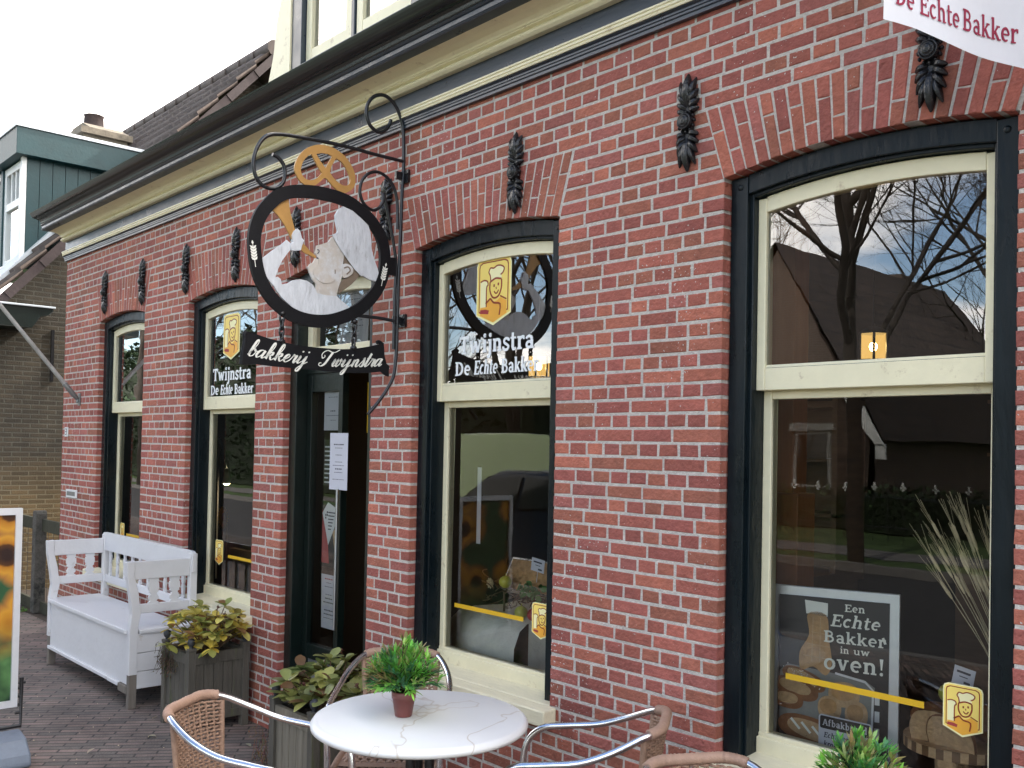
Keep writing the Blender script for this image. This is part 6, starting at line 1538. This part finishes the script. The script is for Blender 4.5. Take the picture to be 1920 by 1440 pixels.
for sgn in (-1,1): sidewin([(-.75,.86),(-.28,1.18),(.35,1.24),(.35,.86)],1.66,.32,.80,sgn,car); sidewin([(.42,.86),(.42,1.24),(1.15,1.2),(1.5,.9)],1.66,.32,.80,sgn,car)
k=MB(); k.face([(-1.03,-.66,.83),(-1.03,.66,.83),(-.37,.58,1.22),(-.37,-.58,1.22)]); k.build('windscreen',M['carglass'],car)
for s in (-.6,.6):
    k=MB(); k.ball((-1.98,s,.56),.06,.14,.06,10); k.build('headlight',M['steel'],car)
wheels(car,(-1.3,1.25),(-.76,.76),.30)
# ------------------------------------------------------------------ sky, sun, camera
wd=bpy.data.worlds.new('World'); S.world=wd; wd.use_nodes=True; nt=wd.node_tree; N=nt.nodes; L=nt.links
bg=N['Background']; sk=N.new('ShaderNodeTexSky'); sk.sky_type='NISHITA'; sk.sun_disc=False; sk.sun_elevation=R(SUN_EL); sk.sun_rotation=R(SUN_ROT); sk.air_density=1.0; sk.dust_density=1.2; sk.ozone_density=1.5
tc=N.new('ShaderNodeTexCoord'); sp=N.new('ShaderNodeSeparateXYZ'); L.new(tc.outputs['Generated'],sp.inputs[0])
zz=N.new('ShaderNodeMath'); zz.operation='MAXIMUM'; zz.inputs[1].default_value=.0; L.new(sp.outputs[2],zz.inputs[0])
za=N.new('ShaderNodeMath'); za.operation='ADD'; za.inputs[1].default_value=.16; L.new(zz.outputs[0],za.inputs[0])
dx=N.new('ShaderNodeMath'); dx.operation='DIVIDE'; L.new(sp.outputs[0],dx.inputs[0]); L.new(za.outputs[0],dx.inputs[1]); dyv=N.new('ShaderNodeMath'); dyv.operation='DIVIDE'; L.new(sp.outputs[1],dyv.inputs[0]); L.new(za.outputs[0],dyv.inputs[1])
cb=N.new('ShaderNodeCombineXYZ'); L.new(dx.outputs[0],cb.inputs[0]); L.new(dyv.outputs[0],cb.inputs[1]); cb.inputs[2].default_value=CLSEED
ns=N.new('ShaderNodeTexNoise'); ns.inputs['Scale'].default_value=.9; ns.inputs['Detail'].default_value=9; ns.inputs['Roughness'].default_value=.55; ns.inputs['Distortion'].default_value=.3; L.new(cb.outputs[0],ns.inputs[0])
mr=N.new('ShaderNodeMapRange'); mr.interpolation_type='SMOOTHSTEP'; mr.inputs[1].default_value=CL0; mr.inputs[2].default_value=CL1; ym=N.new('ShaderNodeMath'); ym.operation='MAXIMUM'; ym.inputs[1].default_value=0; L.new(sp.outputs[1],ym.inputs[0]); yb=N.new('ShaderNodeMath'); yb.operation='MULTIPLY_ADD'; yb.inputs[1].default_value=CLY; L.new(ym.outputs[0],yb.inputs[0]); L.new(ns.outputs[0],yb.inputs[2]); L.new(yb.outputs[0],mr.inputs[0])
mx=N.new('ShaderNodeMix'); mx.data_type='RGBA'; L.new(mr.outputs[0],mx.inputs[0]); L.new(sk.outputs[0],mx.inputs[6]); mx.inputs[7].default_value=CLCOL
L.new(mx.outputs[2],bg.inputs[0]); bg.inputs[1].default_value=SKY_STR
sd=bpy.data.lights.new('sun','SUN'); sd.energy=SUN_STR; sd.angle=R(.6); sd.color=(1,.95,.86); so=bpy.data.objects.new('sun',sd); COL.objects.link(so)
el,ro=R(SUN_EL),R(SUN_ROT); sdir=Vector((math.sin(ro)*math.cos(el),math.cos(ro)*math.cos(el),math.sin(el))); so.rotation_euler=sdir.to_track_quat('Z','Y').to_euler(); so.location=(0,6,12)
cam=bpy.data.cameras.new('camera'); co=bpy.data.objects.new('camera',cam); COL.objects.link(co); S.camera=co
cam.sensor_width=36; cam.lens=FPX/1920*36; cam.shift_y=(V0-720)/1920; cam.clip_end=2000; cam.clip_start=.05
m3=Matrix((RM[0],-RM[1],-RM[2])).transposed(); co.matrix_world=Matrix.Translation(CAM)@m3.to_4x4()
S.view_settings.view_transform='Standard'; S.view_settings.look='None'; S.view_settings.exposure=EXPO; S.view_settings.gamma=1
S.render.engine='CYCLES'; S.cycles.max_bounces=10; S.cycles.transparent_max_bounces=16; S.cycles.glossy_bounces=5; S.cycles.diffuse_bounces=4; S.cycles.caustics_reflective=False; S.cycles.caustics_refractive=False; S.cycles.sample_clamp_indirect=6
